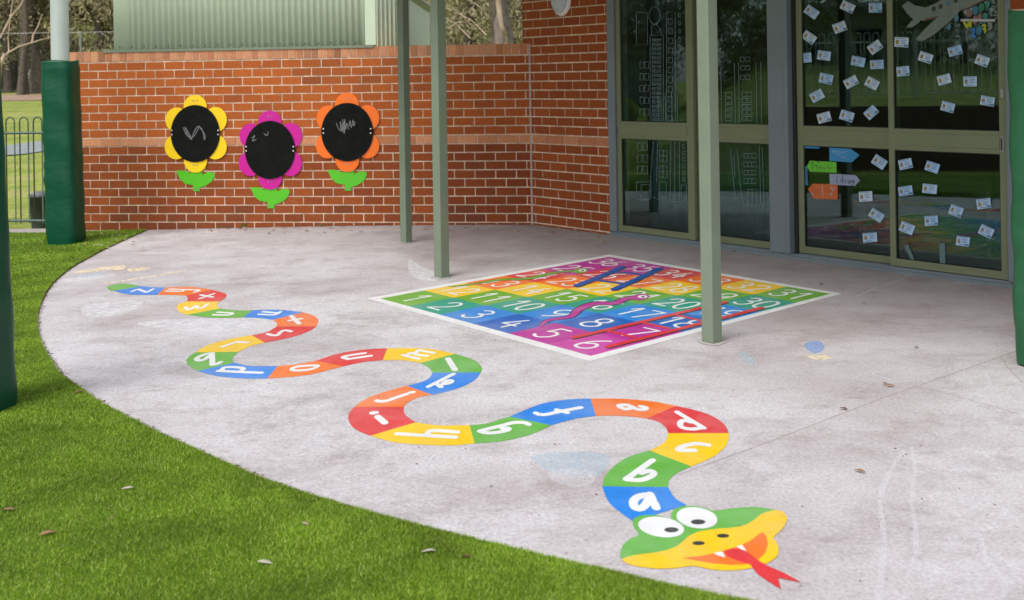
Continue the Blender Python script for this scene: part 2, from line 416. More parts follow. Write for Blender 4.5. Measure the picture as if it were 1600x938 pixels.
# land beyond the fence and the wall
def land_z(x, y):
    t = min(max((y-14)/34, 0), 1); a = -.16+1.45*t
    if x < -10: a += min((-10-x)*.05, .9)*max(0, 1-max(0, y-14)/20)       # bank on the left
    return a
xs = [-120, -90, -70, -55, -45, -36, -30, -26, -22, -18, -15, -12, -10.5, -9.5, -8, -6.52, -5, -3, 0, 4, 8, 12, 18, 26, 40, 60, 90, 120]
def land_mat():
    m, t, b = NT('field'); co = coords(t)
    sx = nd(t, 'ShaderNodeSeparateXYZ'); lk(t, co, sx.inputs[0])
    gr = ramp(t, noise(t, co, .8, 6, .7, .5), [(.3, (.20, .28, .03)), (.5, (.36, .42, .07)), (.7, (.50, .46, .16))])
    gr = mix(t, 1.0, gr, ramp(t, noise(t, co, 12, 5, .7), [(.3, .6), (.7, 1.25)]), 'MULTIPLY')
    lk(t, gr, b.inputs['Base Color']); b.inputs['Roughness'].default_value = .9; bump(t, b, noise(t, co, 20, 5), .8, .05)
    return m
ys = [12.0, 13, 14, 16, 18, 20, 24, 28, 32, 36, 40, 44, 48, 60, 90, 160, 300]
mfield = land_mat()
tag(grid_mesh('field', xs, ys, lambda x, y: land_z(x, y) if y > 12.01 else -.16, mfield), 'rough sunlit grass rising towards the forest', kind='structure')
xl = [-120, -80, -50, -36, -28, -22, -18, -15, -12, -10.5, -9.5, -8, -6.45]
def bank_z(x, y):
    up_ = .95*min(max((12-y)/3.2, 0), 1)
    return -.11 + (0 if x > -7.75 else up_+min((-7.8-x)*.045, .9)*min(max((12-y)/3.2, 0), 1)) if y < 12 else land_z(x, 12)
xl = [-120, -80, -50, -36, -28, -22, -18, -15, -12, -10.5, -9.5, -8.5, -7.8, -7.72, -7, -6.45]
tag(grid_mesh('side_lawn', xl, [-40, -25, -15, -8, -4, 0, 3, 5, 7, 8.8, 9.4, 10, 10.6, 11.2, 11.7, 12.0], bank_z, mfield), 'mown grass bank beyond the pool fence on the left', kind='structure')
tag(grid_mesh('back_ground', [-6.45, -2, 3, 8, 60], [-40, -20, -8, -3.0], lambda x, y: -.02, M['concrete']), 'concrete yard behind the camera', kind='structure')
tag(grid_mesh('side_ground', [8.0, 30, 60], [-3, 3, 12], lambda x, y: -.02, M['concrete']), 'concrete beside the building', kind='structure')
# gravel path, dirt track
def strip(name, pts, w, mat, label, up=.02):
    mb = MB(); n0 = 0
    for i, (x, y) in enumerate(pts):
        d = Vector((pts[min(i+1, len(pts)-1)][0]-pts[max(i-1, 0)][0], pts[min(i+1, len(pts)-1)][1]-pts[max(i-1, 0)][1])).normalized(); nn = Vector((-d.y, d.x))*w
        for k in range(5):
            q = Vector((x, y))+nn*(k/2-1); mb.v.append((q.x, q.y, land_z(q.x, q.y)+up))
    for i in range(len(pts)-1):
        for k in range(4): a = i*5+k; mb.f.append((a, a+1, a+6, a+5)); mb.c.append(None)
    return tag(mb.build(name, mat, up=True, smooth=True), label, kind='structure')
strip('path', [(-14, 18.5), (-11.5, 20), (-9.6, 22), (-8.5, 25), (-6, 28), (0, 31), (8, 33)], .8, plain('path_grey', (.30, .33, .33), .9, var=.2, scale=3), 'pale grey path curving over the grass')
strip('dirt_track', [(-60, 44), (-40, 42.5), (-25, 41.5), (-10, 41), (10, 41), (40, 42)], 1.9, plain('dirt', (.40, .27, .20), .95, var=.2, scale=1.5), 'pinkish bare earth track at the edge of the forest')
strip('forest_floor', [(-90, 56), (-40, 56), (0, 56), (60, 56)], 11, plain('litter', (.11, .10, .045), .95, var=.4, scale=1.2), 'dull leaf litter under the trees', up=.03)

# ============================================================ BRICKWORK
CO = .0862
def brick_rows(mb, pl, u0, u1, z0, rows, lb=.206, h=CO, off=0, gap=.0115, depth=.02, phase=0, tone=None, n0=0.0):
    for r in range(rows):
        za, zb = z0+r*h, z0+(r+1)*h-gap
        s = u0-lb-lb*(.5 if (r+phase) % 2 else 0)+off
        while s < u1:
            a, b = max(s, u0), min(s+lb-gap*.9, u1)
            if b-a > .015:
                t = random.random(); st = 0
                if tone: t, st = tone((a+b)/2, za, t)
                j = random.uniform(-.0008, .0008)
                mb.box(a, b, -depth, n0+j, za, zb, pl.m, (t, st, 0), skip='f')   # 'f' is y0: the hidden back
            s += lb
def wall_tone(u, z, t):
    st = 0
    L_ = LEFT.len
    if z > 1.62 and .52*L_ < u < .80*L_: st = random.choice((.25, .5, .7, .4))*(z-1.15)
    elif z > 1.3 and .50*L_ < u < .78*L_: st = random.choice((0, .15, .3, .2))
    if z < .15: st = max(st, random.choice((0, .15, .3)))
    if random.random() < .03: st += .15
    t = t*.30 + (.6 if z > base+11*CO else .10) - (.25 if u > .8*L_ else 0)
    return t, st
wall = empty('brick_wall', LEFT.w(LEFT.len/2, 0, 0), label='long orange brick garden wall with a pale header capping, three flower boards on it', cat='wall')
zb = LEFT.uz(830, 346.7)[1]                             # joint nine courses under the band
base = zb-2*CO
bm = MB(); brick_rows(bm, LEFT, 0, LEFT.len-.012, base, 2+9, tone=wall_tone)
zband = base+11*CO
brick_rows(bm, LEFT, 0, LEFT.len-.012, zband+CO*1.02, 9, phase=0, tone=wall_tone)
bm.build('brick_courses', M['brick'], wall)
bb = MB(); brick_rows(bb, LEFT, 0, LEFT.len-.012, zband, 1, phase=1, h=CO*1.02, off=.03, n0=.004); bb.build('pale_band', M['cap'], wall)
ztop = zband+CO*1.02+9*CO
WT = .23
mm = MB(); mm.box(0.002, LEFT.len, -WT, -.0035, base-.3, ztop-.001, LEFT.m); mm.build('mortar_core', M['mortar'], wall)
cp = MB(); s = 0; i = 0
while s < LEFT.len-.02:
    e = min(s+.078-.009, LEFT.len-.012); t = random.random(); st = random.choice((0, 0, .15, .35)) if (.5*LEFT.len < s < .8*LEFT.len or s < .45) else 0
    cp.box(s, e, -WT-.004, .003+random.uniform(-.001, .001), ztop+.004, ztop+.108+random.uniform(-.002, .002), LEFT.m, (t, st, 0)); s += .078
cp.build('capping_course', M['cap'], wall)
mm = MB(); mm.box(0.004, LEFT.len-.01, -WT, -.003, ztop, ztop+.102, LEFT.m); mm.build('capping_mortar', M['mortar'], wall)
sj = MB(); sj.box(LEFT.len-.013, LEFT.len+.004, -.03, .004, base, ztop+.1, LEFT.m); sj.build('expansion_joint', M['sealant'], wall)
CAPZ = ztop+.108

# the building: pier, far brickwork, glazed doors
bld = empty('brick_building', BLD.w(BLD.len/2, 0, 0), label='orange brick school building with olive framed sliding glass doors', cat='building')
uD0 = BLD.uz(954.5, 366)[0]; uD1 = BLD.uz(1581.5, 450)[0]
pb = MB(); TOPZ = 2.9
rowsN = int((TOPZ-(base))/CO)+1
def pier_tone(u, z, t): return .12+t*.30, (random.choice((0, .1, .2)) if z < .1 else 0)
# rows: band row uses the pale brick
zoff = base + 0.0
def clad(u0, u1, phase, off):
    global pb
    brick_rows(pb, BLD, u0, u1, base, 11, phase=phase, tone=pier_tone, lb=.222, off=off); pb.build('brick_wall_face', M['brick'], bld); pb = MB()
    brick_rows(pb, BLD, u0, u1, zband+CO*1.02, 19, phase=phase, tone=pier_tone, lb=.222, off=off)
clad(.004, uD0, 0, .05); pb.build('brick_wall_face', M['brick'], bld)
pb = MB(); clad(uD1, uD1+1.6, 0, .1); pb.build('brick_wall_face', M['brick'], bld)
pb = MB(); brick_rows(pb, BLD, .004, uD0, zband, 1, lb=.222, h=CO*1.02, off=.02, n0=.004, tone=lambda u, z, t: (t, 0)); pb.build('pale_band', M['cap'], bld); pb = MB(); brick_rows(pb, BLD, uD1, uD1+1.6, zband, 1, lb=.222, h=CO*1.02, n0=.004)
pb.build('pale_band', M['cap'], bld)
mm = MB(); mm.box(-.004, uD0-.003, -.25, -.0035, base-.2, TOPZ, BLD.m); mm.build('mortar_core', M['mortar'], bld); mm = MB(); mm.box(uD1+.003, uD1+1.6, -.25, -.0035, base-.2, TOPZ, BLD.m); mm.build('mortar_core', M['mortar'], bld)
# the pier runs on behind the end of the garden wall
pb = MB(); uB = BLD.uz(816, 30)[0]
brick_rows(pb, BLD, uB, .004, CAPZ+.001-((CAPZ-zband-CO*1.02) % CO)+0.0, 14, tone=pier_tone, lb=.222, off=.16)
pb.build('brick_wall_face', M['brick'], bld)
mm = MB(); mm.box(uB, -.005, -.25, -.0035, CAPZ-.1, TOPZ, BLD.m); mm.build('mortar_core', M['mortar'], bld)
# roofline and awning over the terrace
aw = MB(); aw.box(-.5, uD1+2.2, 0.02, 3.05, 2.62, 2.66, BLD.m); aw.box(-.5, uD1+2.2, 2.95, 3.05, 2.5, 2.62, BLD.m)
aw.build('awning_roof', M['shed'], bld)
hd = MB(); hd.box(uD0, uD1, -.2, .0, 2.32, 2.9, BLD.m); hd.build('door_head', M['jamb'], bld)
rm = MB()
rm.box(uB, uD1+1.6, -4.2, -4.1, -.2, 2.9, BLD.m); rm.box(uB, uB+.1, -4.1, -.26, -.2, 2.9, BLD.m); rm.box(uD1+1.5, uD1+1.6, -4.1, -.26, -.2, 2.9, BLD.m)
rm.build('room_wall', M['room'], bld)
rm = MB(); rm.box(uB+.1, uD1+1.5, -4.1, -.26, 2.7, 2.8, BLD.m); rm.build('room_ceiling', M['room'], bld)
rm = MB(); rm.box(uB+.1, uD1+1.5, -4.1, -.06, -.1, -.01, BLD.m); rm.build('room_floor', M['lino'], bld)
rf = MB(); rf.box(uB-.4, uD1+2.2, -4.6, .02, 2.9, 3.1, BLD.m); rf.build('roof', M['shed'], bld)
# curtains hanging inside the left pair
cu = MB(); cu0, cu1 = uD0+.1, BLD.uz(1195, 300)[0]
N = 60
for k in range(N+1):
    u = cu0+(cu1-cu0)*k/N; nn = -.42+.035*sin(k*1.3)+.02*sin(k*.37)
    cu.v.append(tuple(BLD.w(u, nn, .02))); cu.v.append(tuple(BLD.w(u, nn, 1.0+.25*sin(k*.2))))
for k in range(N): cu.f.append((2*k, 2*k+2, 2*k+3, 2*k+1)); cu.c.append(None)
cu.build('curtain', M['curtain'], bld, smooth=True, solid=.004)
tb = MB(); tm = BLD.m @ Matrix.Translation((uD0+1.9, -1.6, 0))
tb.box(0, 1.2, 0, .6, .56, .6, tm)
for a in (0.02, 1.14):
    for b_ in (.02, .54): tb.box(a, a+.04, b_, b_+.04, 0, .56, tm)
tb.build('table', plain('table_top', (.20, .13, .07), .5), bld)

def px_u(px, py=200, n=0): return BLD.uz(px, py, n)[0]
def px_z(px, py, n=0): return BLD.uz(px, py, n)[1]
# frame: jambs, mullion, track, each a part
ZT = 2.32
jm_ = MB()
uJ = [px_u(951), px_u(962), px_u(1201), px_u(1232.5), px_u(1573), px_u(1581.5)]
for a, b_, nn in ((uJ[0], uJ[1], .006), (uJ[2], uJ[2]+(uJ[3]-uJ[2])*.78, .004), (uJ[2]+(uJ[3]-uJ[2])*.8, uJ[3], .010), (uJ[4], uJ[5], .006)):
    jm_ = MB(); jm_.box(a, b_, -.10, nn, .04, ZT, BLD.m); jm_.build('door_jamb', M['jamb'], bld, bevel=.002)
tk = MB(); ztr = .03
tk.box(uJ[0], uJ[5], -.12, .014, -.02, .022, BLD.m); tk.box(uJ[0], uJ[5], -.02, -.012, .022, .040, BLD.m); tk.box(uJ[0], uJ[5], -.075, -.065, .022, .040, BLD.m)
for u in np.arange(uJ[0]+.1, uJ[5], .42): tk.box(u, u+.012, .0142, .016, .002, .010, BLD.m)
tk.build('door_track', M['jamb'], bld)
dg = MB(); dg.box(uJ[3], px_u(1237.5), -.10, -.05, .04, ZT, BLD.m); dg.build('dark_rebate', M['dark'], bld)
def door(u0, u1, w0, w1, zg0, zg1, zg2, n, label, handle=None):
    """a sliding leaf: bottom rail, mid rail, two stiles; zg0 glass bottom, zg1/zg2 the mid rail"""
    mb = MB(); T = .035
    mb.box(u0, u0+w0, n-T, n, .045, ZT-.01, BLD.m); mb.box(u1-w1, u1, n-T, n, .045, ZT-.01, BLD.m)
    mb.box(u0+w0, u1-w1, n-T, n-.002, .045, zg0, BLD.m); mb.box(u0+w0, u1-w1, n-T, n-.002, zg1, zg2, BLD.m)
    mb.box(u0+w0, u1-w1, n-.002, n+.004, zg1+.035, zg2-.03, BLD.m)
    mb.box(u0+w0, u1-w1, n-T, n-.002, ZT-.08, ZT-.01, BLD.m)
    d = mb.build('sliding_door', M['frame'], bld, bevel=.0015); d['label'] = label
    for za, zb_ in ((zg0, zg1), (zg2, ZT-.08)):
        q = MB(); q.box(u0+w0+.001, u1-w1-.001, n-.020, n-.014, za+.001, zb_-.001, BLD.m); q.build('glass_pane', M['glass'], d)
        s_ = MB(); nn = n-.0125                          # black rubber glazing bead
        for (a, b_, c, e) in ((u0+w0, u0+w0+.006, za, zb_), (u1-w1-.006, u1-w1, za, zb_), (u0+w0+.006, u1-w1-.006, za, za+.006), (u0+w0+.006, u1-w1-.006, zb_-.006, zb_)):
            s_.box(a, b_, nn-.0005, nn+.004, c, e, BLD.m)
        s_.build('glazing_bead', M['dark'], d)
    if handle:
        hu, hz, hh = handle; h_ = MB()
        h_.box(hu-.011, hu+.011, n, n+.006, hz-hh, hz+hh, BLD.m); hb = h_.build('handle', M['metal'], d, bevel=.004)
        h2 = MB(); h2.box(hu-.005, hu+.005, n+.0065, n+.0072, hz-hh*.75, hz+hh*.75, BLD.m); h2.build('handle_recess', M['dark'], d)
    return d
zg0 = px_z(970, 352.4); zr0, zr1 = px_z(968, 216.5), px_z(968, 190)
W = lambda a, b: px_u(b)-px_u(a)
DA = door(px_u(962.2), px_u(1082), W(962.2, 968.5), W(1071.5, 1082), zg0, zr0, zr1, -.014, 'sliding leaf with chalk drawn towers, beside the brick pier', (px_u(964.6), zr0+.07, .05))
DB = door(px_u(1078), px_u(1201)-.001, W(1078, 1090), .004, zg0, zr0, zr1, -.064, 'fixed leaf with chalk drawn towers, partly behind the near post')
DC = door(px_u(1238), px_u(1394), W(1238, 1246.5), W(1384.7, 1394), zg0, zr0, zr1, -.064, 'leaf with paper arrows in its lower pane')
DD = door(px_u(1386.5, 200), px_u(1573)-.001, W(1386, 1394.5), W(1560, 1573), zg0, zr0, zr1, -.014, 'leaf with the paper aeroplane, rightmost', (px_u(1564, 220), px_z(1564, 226), .055))
lk_ = MB(); u = px_u(1564, 148); z = px_z(1564, 146); lk_.box(u-.010, u+.010, -.014, -.006, z-.03, z+.03, BLD.m); lk_.build('lock', M['metal'], DD, bevel=.003)
wl = empty('wall_light', BLD.w(px_u(879, 0), 0, 2.1), label='round white bulkhead light on the brick pier above the wall corner', cat='light')
def dome(mb, pl, u, z, ru, rz, n0, n1, seg=36, rings=6):
    n_ = len(mb.v)
    for j in range(rings+1):
        a = j/rings*pi/2; r = cos(a); 
        for k in range(seg): t = 2*pi*k/seg; mb.v.append(tuple(pl.w(u+ru*r*cos(t), n0+(n1-n0)*sin(a), z+rz*r*sin(t))))
    for j in range(rings):
        for k in range(seg): a = n_+j*seg+k; b = n_+j*seg+(k+1) % seg; mb.f.append((a, b, b+seg, a+seg)); mb.c.append(None)
uL, zLb = BLD.uz(877.8, 22.5); rL = .5*(px_u(893.5, 0)-px_u(864, 0)); zL = zLb+.145
a_ = MB(); dome(a_, BLD, uL, zL, rL*1.0, .165, 0, .05); a_.build('base_ring', M['white'], wl, smooth=True)
a_ = MB(); dome(a_, BLD, uL, zL, rL*.8, .135, .03, .085); a_.build('diffuser', M['diffuser'], wl, smooth=True)

# ============================================================ POSTS
def post(px, py, w, rot, label):
    p = G(px, py); h = 2.5; e = empty('verandah_post', p, label=label, cat='post', group='sage green steel posts of the verandah')
    m_ = Matrix.Translation(p) @ Matrix.Rotation(rot, 4, 'Z')
    mb = MB(); mb.box(-w, w, -w, w, -.02, h-p.z, m_); mb.build('post_shaft', M['post'], e, bevel=.006)
    cl = MB(); r = []
    for k in range(20):
        a = 2*pi*k/20; rr = w*1.9*(1+.12*sin(3*a)+.08*random.random()); q = p+Vector((cos(a)*rr, sin(a)*rr, 0)); r.append(Vector((q.x, q.y, g(q.x)+.003)))
    cl.poly(r); cl.build('grout_collar', plain('grout', (.46, .42, .42), .9, var=.2, scale=30), e, up=True)
    return e
ang = atan2(BLD.u.y, BLD.u.x)
post(1112.5, 535, .040, ang, 'nearest sage green post, standing before the glass doors at the painted board')
post(690.5, 433.5, .041, ang+.05, 'sage green post between the other two, at the left tip of the painted board')
post(635, 379, .038, ang+.12, 'farthest sage green post, standing close to the brick wall')

# ============================================================ PADDED POLES
def pad_pole(x, y, r, hpad, pole_r, label, mat, pole=True, rot=0, sag=.0, top=3.6, lean=0, base_z=None):
    z = g(x)+.01; e = empty('padded_pole', (x, y, z), label=label, cat='padded pole')
    mb = MB(); seg = 48; H = 90; n_ = 0
    rnd = random.Random(int(x*100))
    for j in range(H+1):
        t = j/H; zz = z+t*hpad
        for k in range(seg):
            a = 2*pi*k/seg
            q = 4.0; rr = r/((abs(cos(a+rot))**q+abs(sin(a+rot))**q)**(1/q))*(1+.02*sin(9*t*pi+a)+.008*sin(31*t+3*a))
            rr *= 1.0-.03*t
            da = ((a-pi*1.12+pi) % (2*pi))-pi; rr *= 1+.022*math.exp(-(da/.55)**2)*sin(2*pi*15*t+2*sin(9*t))*math.exp(-((t-.36)/.20)**2)
            if t < .04: rr *= 1-.05*(1-t/.04)
            if t > .97: rr *= .97
            mb.v.append((x+rr*cos(a)-lean*t, y+rr*sin(a), zz+(.006*sin(3*a) if j == H else 0)))
    for j in range(H):
        for k in range(seg): a = j*seg+k; b = j*seg+(k+1) % seg; mb.f.append((a, b, b+seg, a+seg)); mb.c.append(None)
    ti = len(mb.v); mb.v.append((x-lean, y, z+hpad-.02))
    for k in range(seg): mb.f.append((H*seg+k, H*seg+(k+1) % seg, ti)); mb.c.append(None)
    mb.build('pad_cover', mat, e, smooth=True)
    fl = MB(); fl.box(x-r*1.02, x-r*.98, y-r*.4, y-r*.2, z+.1, z+hpad-.05); fl.build('seam_flap', mat, e)
    if pole:
        p = MB(); p.tube([(x-lean, y, z+hpad-.1), (x-lean, y, top)], pole_r, 24); p.build('pole', M['pole'], e, smooth=True)
    return e
def vinyl(m):
    t = m.node_tree; b = t.nodes['Principled BSDF']; co = coords(t)
    bump(t, b, noise(t, co, 5, 3, .5, .8, (1, 1, 1.6)), .35, .02)
vinyl(M['pad']); vinyl(M['pad2'])
p = G(96, 384.5); sc = F/p.y
pad_pole(p.x, p.y+.12, .155, (387-99)/sc, .083, 'dark green padded pole standing on turf at the left end of the brick wall', M['pad'], rot=.1, lean=.03)
p = G(-5, 652); sc = F/p.y
pad_pole(p.x-.10, p.y+.10, .118, 1.70, .06, 'nearest dark green padded pole on the turf, cut by the left picture edge', M['pad'], pole=False, rot=.2, lean=.055)
p = G(1622, 582); sc = F/p.y
pad_pole(p.x+.155, p.y+.12, .170, 1.72, .08, 'lighter green padded pole by the right end of the glass doors', M['pad2'], rot=ang+.2, lean=.02)

# ============================================================ FLOWER BOARDS
def wall3(n): return lambda x, y, k=0: LEFT.w(*(lambda uz: (uz[0], n+k*2e-5, uz[1]))(LEFT.uz(x, y)))
def sheet(pxs, n0, n1, pl=LEFT):
    """a flat cut-out sheet with thickness between offsets n0 and n1 off the wall"""
    mb = MB(); uz = [pl.uz(x, y) for x, y in pxs]; N = len(uz); tr = tessellate_polygon([[Vector((u, z, 0)) for u, z in uz]])
    mb.v = [tuple(pl.w(u, n1, z)) for u, z in uz]+[tuple(pl.w(u, n0, z)) for u, z in uz]
    for t in tr: mb.f.append(tuple(t)); mb.c.append(None)
    for i in range(N): j = (i+1) % N; mb.f.append((i, j, N+j, N+i)); mb.c.append(None)
    return mb
enamel = lambda n, c: plain(n, c, .38, var=.03)
FM = dict(yellow=enamel('yellow_sheet', (.90, .60, .005)), magenta=enamel('magenta_sheet', (.56, .002, .28)), orange=enamel('orange_sheet', (.88, .16, .006)), leaf=enamel('leaf_green_sheet', (.09, .50, .012)))
mboard = plain('chalkboard', (.007, .008, .007), .85, var=.4, scale=14, spec=.12)
mchalk = plain('chalk_dust', (.22, .23, .23), .95, var=.5, scale=90)
def flower(cx, cy, s, colour, label, scrib, rx):
    T = lambda pts: zp('F3', [(cx+x*s, cy+y*s) for x, y in pts])
    u, z = LEFT.uz(*T([(0, 0)])[0])
    e = empty('flower_chalkboard', LEFT.w(u, 0, z), label=label, cat='chalkboard', group='three flower chalkboards on the brick wall')
    pet = [((-3, -181), 78, 80), ((134, -94), 77, 85), ((133, 90), 78, 84), ((0, 184), 78, 80), ((-130, 90), 78, 84), ((-126, -92), 77, 84)]
    for i, ((x, y), a, b_) in enumerate(pet):
        sheet(T(ell(x, y, a, b_, n=36)), .006+.0004*i, .014+.0004*i).build('petal', FM[colour], e)
    sheet(T(ell(0, 0, rx, 193, n=56)), .0175, .026).build('writing_disc', mboard, e)
    st = [(-130, 259), (-122, 249), (-77, 251), (-37, 269), (-35, 240), (43, 240), (43, 279), (83, 259), (123, 264), (128, 284), (108, 324), (63, 354), (25, 364), (25, 389), (-19, 389), (-19, 349), (-72, 339), (-107, 309)]
    sheet(T(st), .002, .0055).build('stem_and_leaves', FM['leaf'], e)
    for x, y in ((-157, -22), (-157, 6), (156, -22), (156, 6), (-12, -222), (12, -222), (-12, 212), (12, 212), (-6, 375), (8, 375)):
        on_disc = abs(x) > 100; lo = .0262 if on_disc else (.0165 if abs(y) < 300 else .0057)
        sheet(T(ell(x, y, 4.5, 4.5, n=10)), lo, lo+.003).build('screw', M['white'] if on_disc else M['metal'], e)
    if scrib:
        mb = MB()
        for stk in scrib: stroke_poly(mb, T(stk), .45, .5, lambda x, y, k: wall3(.0268)(x, y, k))
        mb.build('chalk_scribble', mchalk, e)
    return e
sc1 = [[(-78, -40), (-62, 0), (-35, 30), (-22, 38), (-40, 0), (-68, -45), (-50, 5), (-28, 25)], [(-20, 28), (-5, -15), (15, -45), (28, -48), (20, -30), (-8, 20)], [(28, -48), (45, -30), (58, 5), (62, 42), (68, 15), (50, -20), (35, -38)]]
sc3 = [[(-70, -60), (-60, -30), (-42, -10), (-45, -70), (-30, 0), (-28, -60), (-18, 5), (-14, -55), (-8, -20), (-2, -60), (10, -20)], [(-30, -85), (-22, -50), (-14, -85), (-20, 10)], [(12, -40), (20, -75), (28, -30), (40, -80), (45, -40), (52, -65)]]
sc2 = [[(-120, -80), (-100, -95), (-115, -60), (-90, -70)], [(-40, -110), (-20, -95), (-10, -120)]]
flower(287, 341, 1.0, 'yellow', 'yellow petalled flower chalkboard, leftmost on the brick wall', sc1, 165)
flower(791, 451, 1.015, 'magenta', 'magenta petalled flower chalkboard, lowest and in the middle', sc2, 166)
flower(1312, 331, 1.02, 'orange', 'orange petalled flower chalkboard, nearest the posts', sc3, 171)

# ============================================================ PAINTED ALPHABET SNAKE
# matching bank points (P one edge, Q the other) per letter, photo pixels
SEG = [
 ('a', 'blue', [(989, 815), (956, 790), (946, 774.6), (941, 760)], [(1073, 789), (1055.5, 779), (1044, 761.5)]),
 ('b', 'green', [(941, 760), (944, 747), (956, 732), (979.5, 715), (1015, 704)], [(1044, 761.5), (1044, 757), (1047, 748.5), (1060, 738), (1080.5, 729)]),
 ('c', 'yellow', [(1015, 704), (1036.5, 692.6), (1042.5, 684), (1044, 677)], [(1080.5, 729), (1112.5, 715), (1131.5, 700), (1138, 688), (1139, 677)]),
 ('d', 'red', [(1044, 677), (1040, 667.7), (1028, 659), (1010, 654)], [(1139, 677), (1131.5, 663), (1112.5, 650), (1086, 641), (1056.7, 634.4)]),
 ('e', 'orange', [(1010, 654), (991, 651.5), (960.5, 649.6), (931, 650)], [(1056.7, 634.4), (1017.5, 627), (970, 623.3), (923, 623)]),
 ('f', 'blue', [(931, 650), (899, 654.6), (861, 664.6)], [(923, 623), (887, 624.5), (851, 629.7), (827.5, 638), (796.6, 651)]),
 ('g', 'green', [(861, 664.6), (827.5, 679.6), (785, 689.5), (741.7, 693)], [(796.6, 651), (780, 656), (760, 662), (733.7, 664.5)]),
 ('h', 'yellow', [(741.7, 693), (710, 696), (680, 696), (630, 693), (602.5, 688), (579, 681)], [(733.7, 664.5), (692.5, 665), (667.5, 663), (650, 660)]),
 ('i', 'red', [(579, 681), (555, 670.7), (545, 657.5), (545.5, 646), (554, 636)], [(650, 660), (635, 650), (631, 643), (631, 636)]),
 ('j', 'orange', [(554, 636), (567.5, 626), (592.5, 615), (636, 603)], [(631, 636), (637.5, 628.7), (655, 620.7), (675, 617)]),
 ('k', 'blue', [(636, 603), (662.5, 595.7), (672.5, 588.7), (675.5, 582.5)], [(675, 617), (712.5, 608), (740, 595), (751, 582)]),
 ('l', 'green', [(675.5, 582.5), (671, 575.5), (657, 567.5)], [(751, 582), (752.5, 573.7), (740, 562.5), (711, 553)]),
 ('m', 'yellow', [(657, 567.5), (630, 563.2), (598, 563)], [(711, 553), (667.5, 545), (605, 544.5)]),
 ('n', 'red', [(598, 563), (570, 565.7), (536, 572.5)], [(605, 544.5), (567.5, 546.5), (530, 552.5), (493.7, 563.7)]),
 ('o', 'orange', [(536, 572.5), (480, 586), (417.5, 591.7)], [(493.7, 563.7), (462.5, 569.5), (434, 572)]),
 ('p', 'blue', [(417.5, 591.7), (369.7, 591), (335, 587), (308, 580)], [(434, 572), (393, 572), (366, 567)]),
 ('q', 'green', [(308, 580), (294.5, 571), (292, 561), (305.4, 550.7)], [(366, 567), (362.8, 560), (373, 550)]),
 ('r', 'yellow', [(305.4, 550.7), (323.5, 540), (353.5, 531), (393, 524)], [(373, 550), (390.5, 541.4), (414, 535.6)]),
 ('s', 'red', [(393, 524), (416, 519.4), (432, 510.6)], [(414, 535.6), (457.6, 526.5), (483, 517.5), (494.6, 510)]),
 ('t', 'orange', [(432, 510.6), (432.8, 505), (426, 500)], [(494.6, 510), (497, 500), (490, 493.5), (473.8, 488)]),
 ('u', 'blue', [(426, 500), (404.4, 497), (380, 496.3)], [(473.8, 488), (434.5, 484.3), (395, 484.8)]),
 ('v', 'green', [(380, 496.3), (335, 496.8), (292, 492)], [(395, 484.8), (370, 485), (343, 482.3)]),
 ('w', 'yellow', [(292, 492), (279.5, 487), (276.5, 480.6), (280, 475), (291.8, 471.3)], [(343, 482.3), (338.5, 476.5), (343, 471.3)]),
 ('x', 'red', [(291.8, 471.3), (293.5, 467), (291, 462)], [(343, 471.3), (353.5, 464), (351, 458.5), (332, 453)]),
 ('y', 'orange', [(291, 462), (270, 461), (245, 461)], [(332, 453), (298, 448.4), (258.7, 449.4)]),
 ('z', 'blue', [(245, 461), (207.8, 460.8), (190, 458), (177.8, 454.7)], [(258.7, 449.4), (240, 448.8), (217, 447.2)]),
]
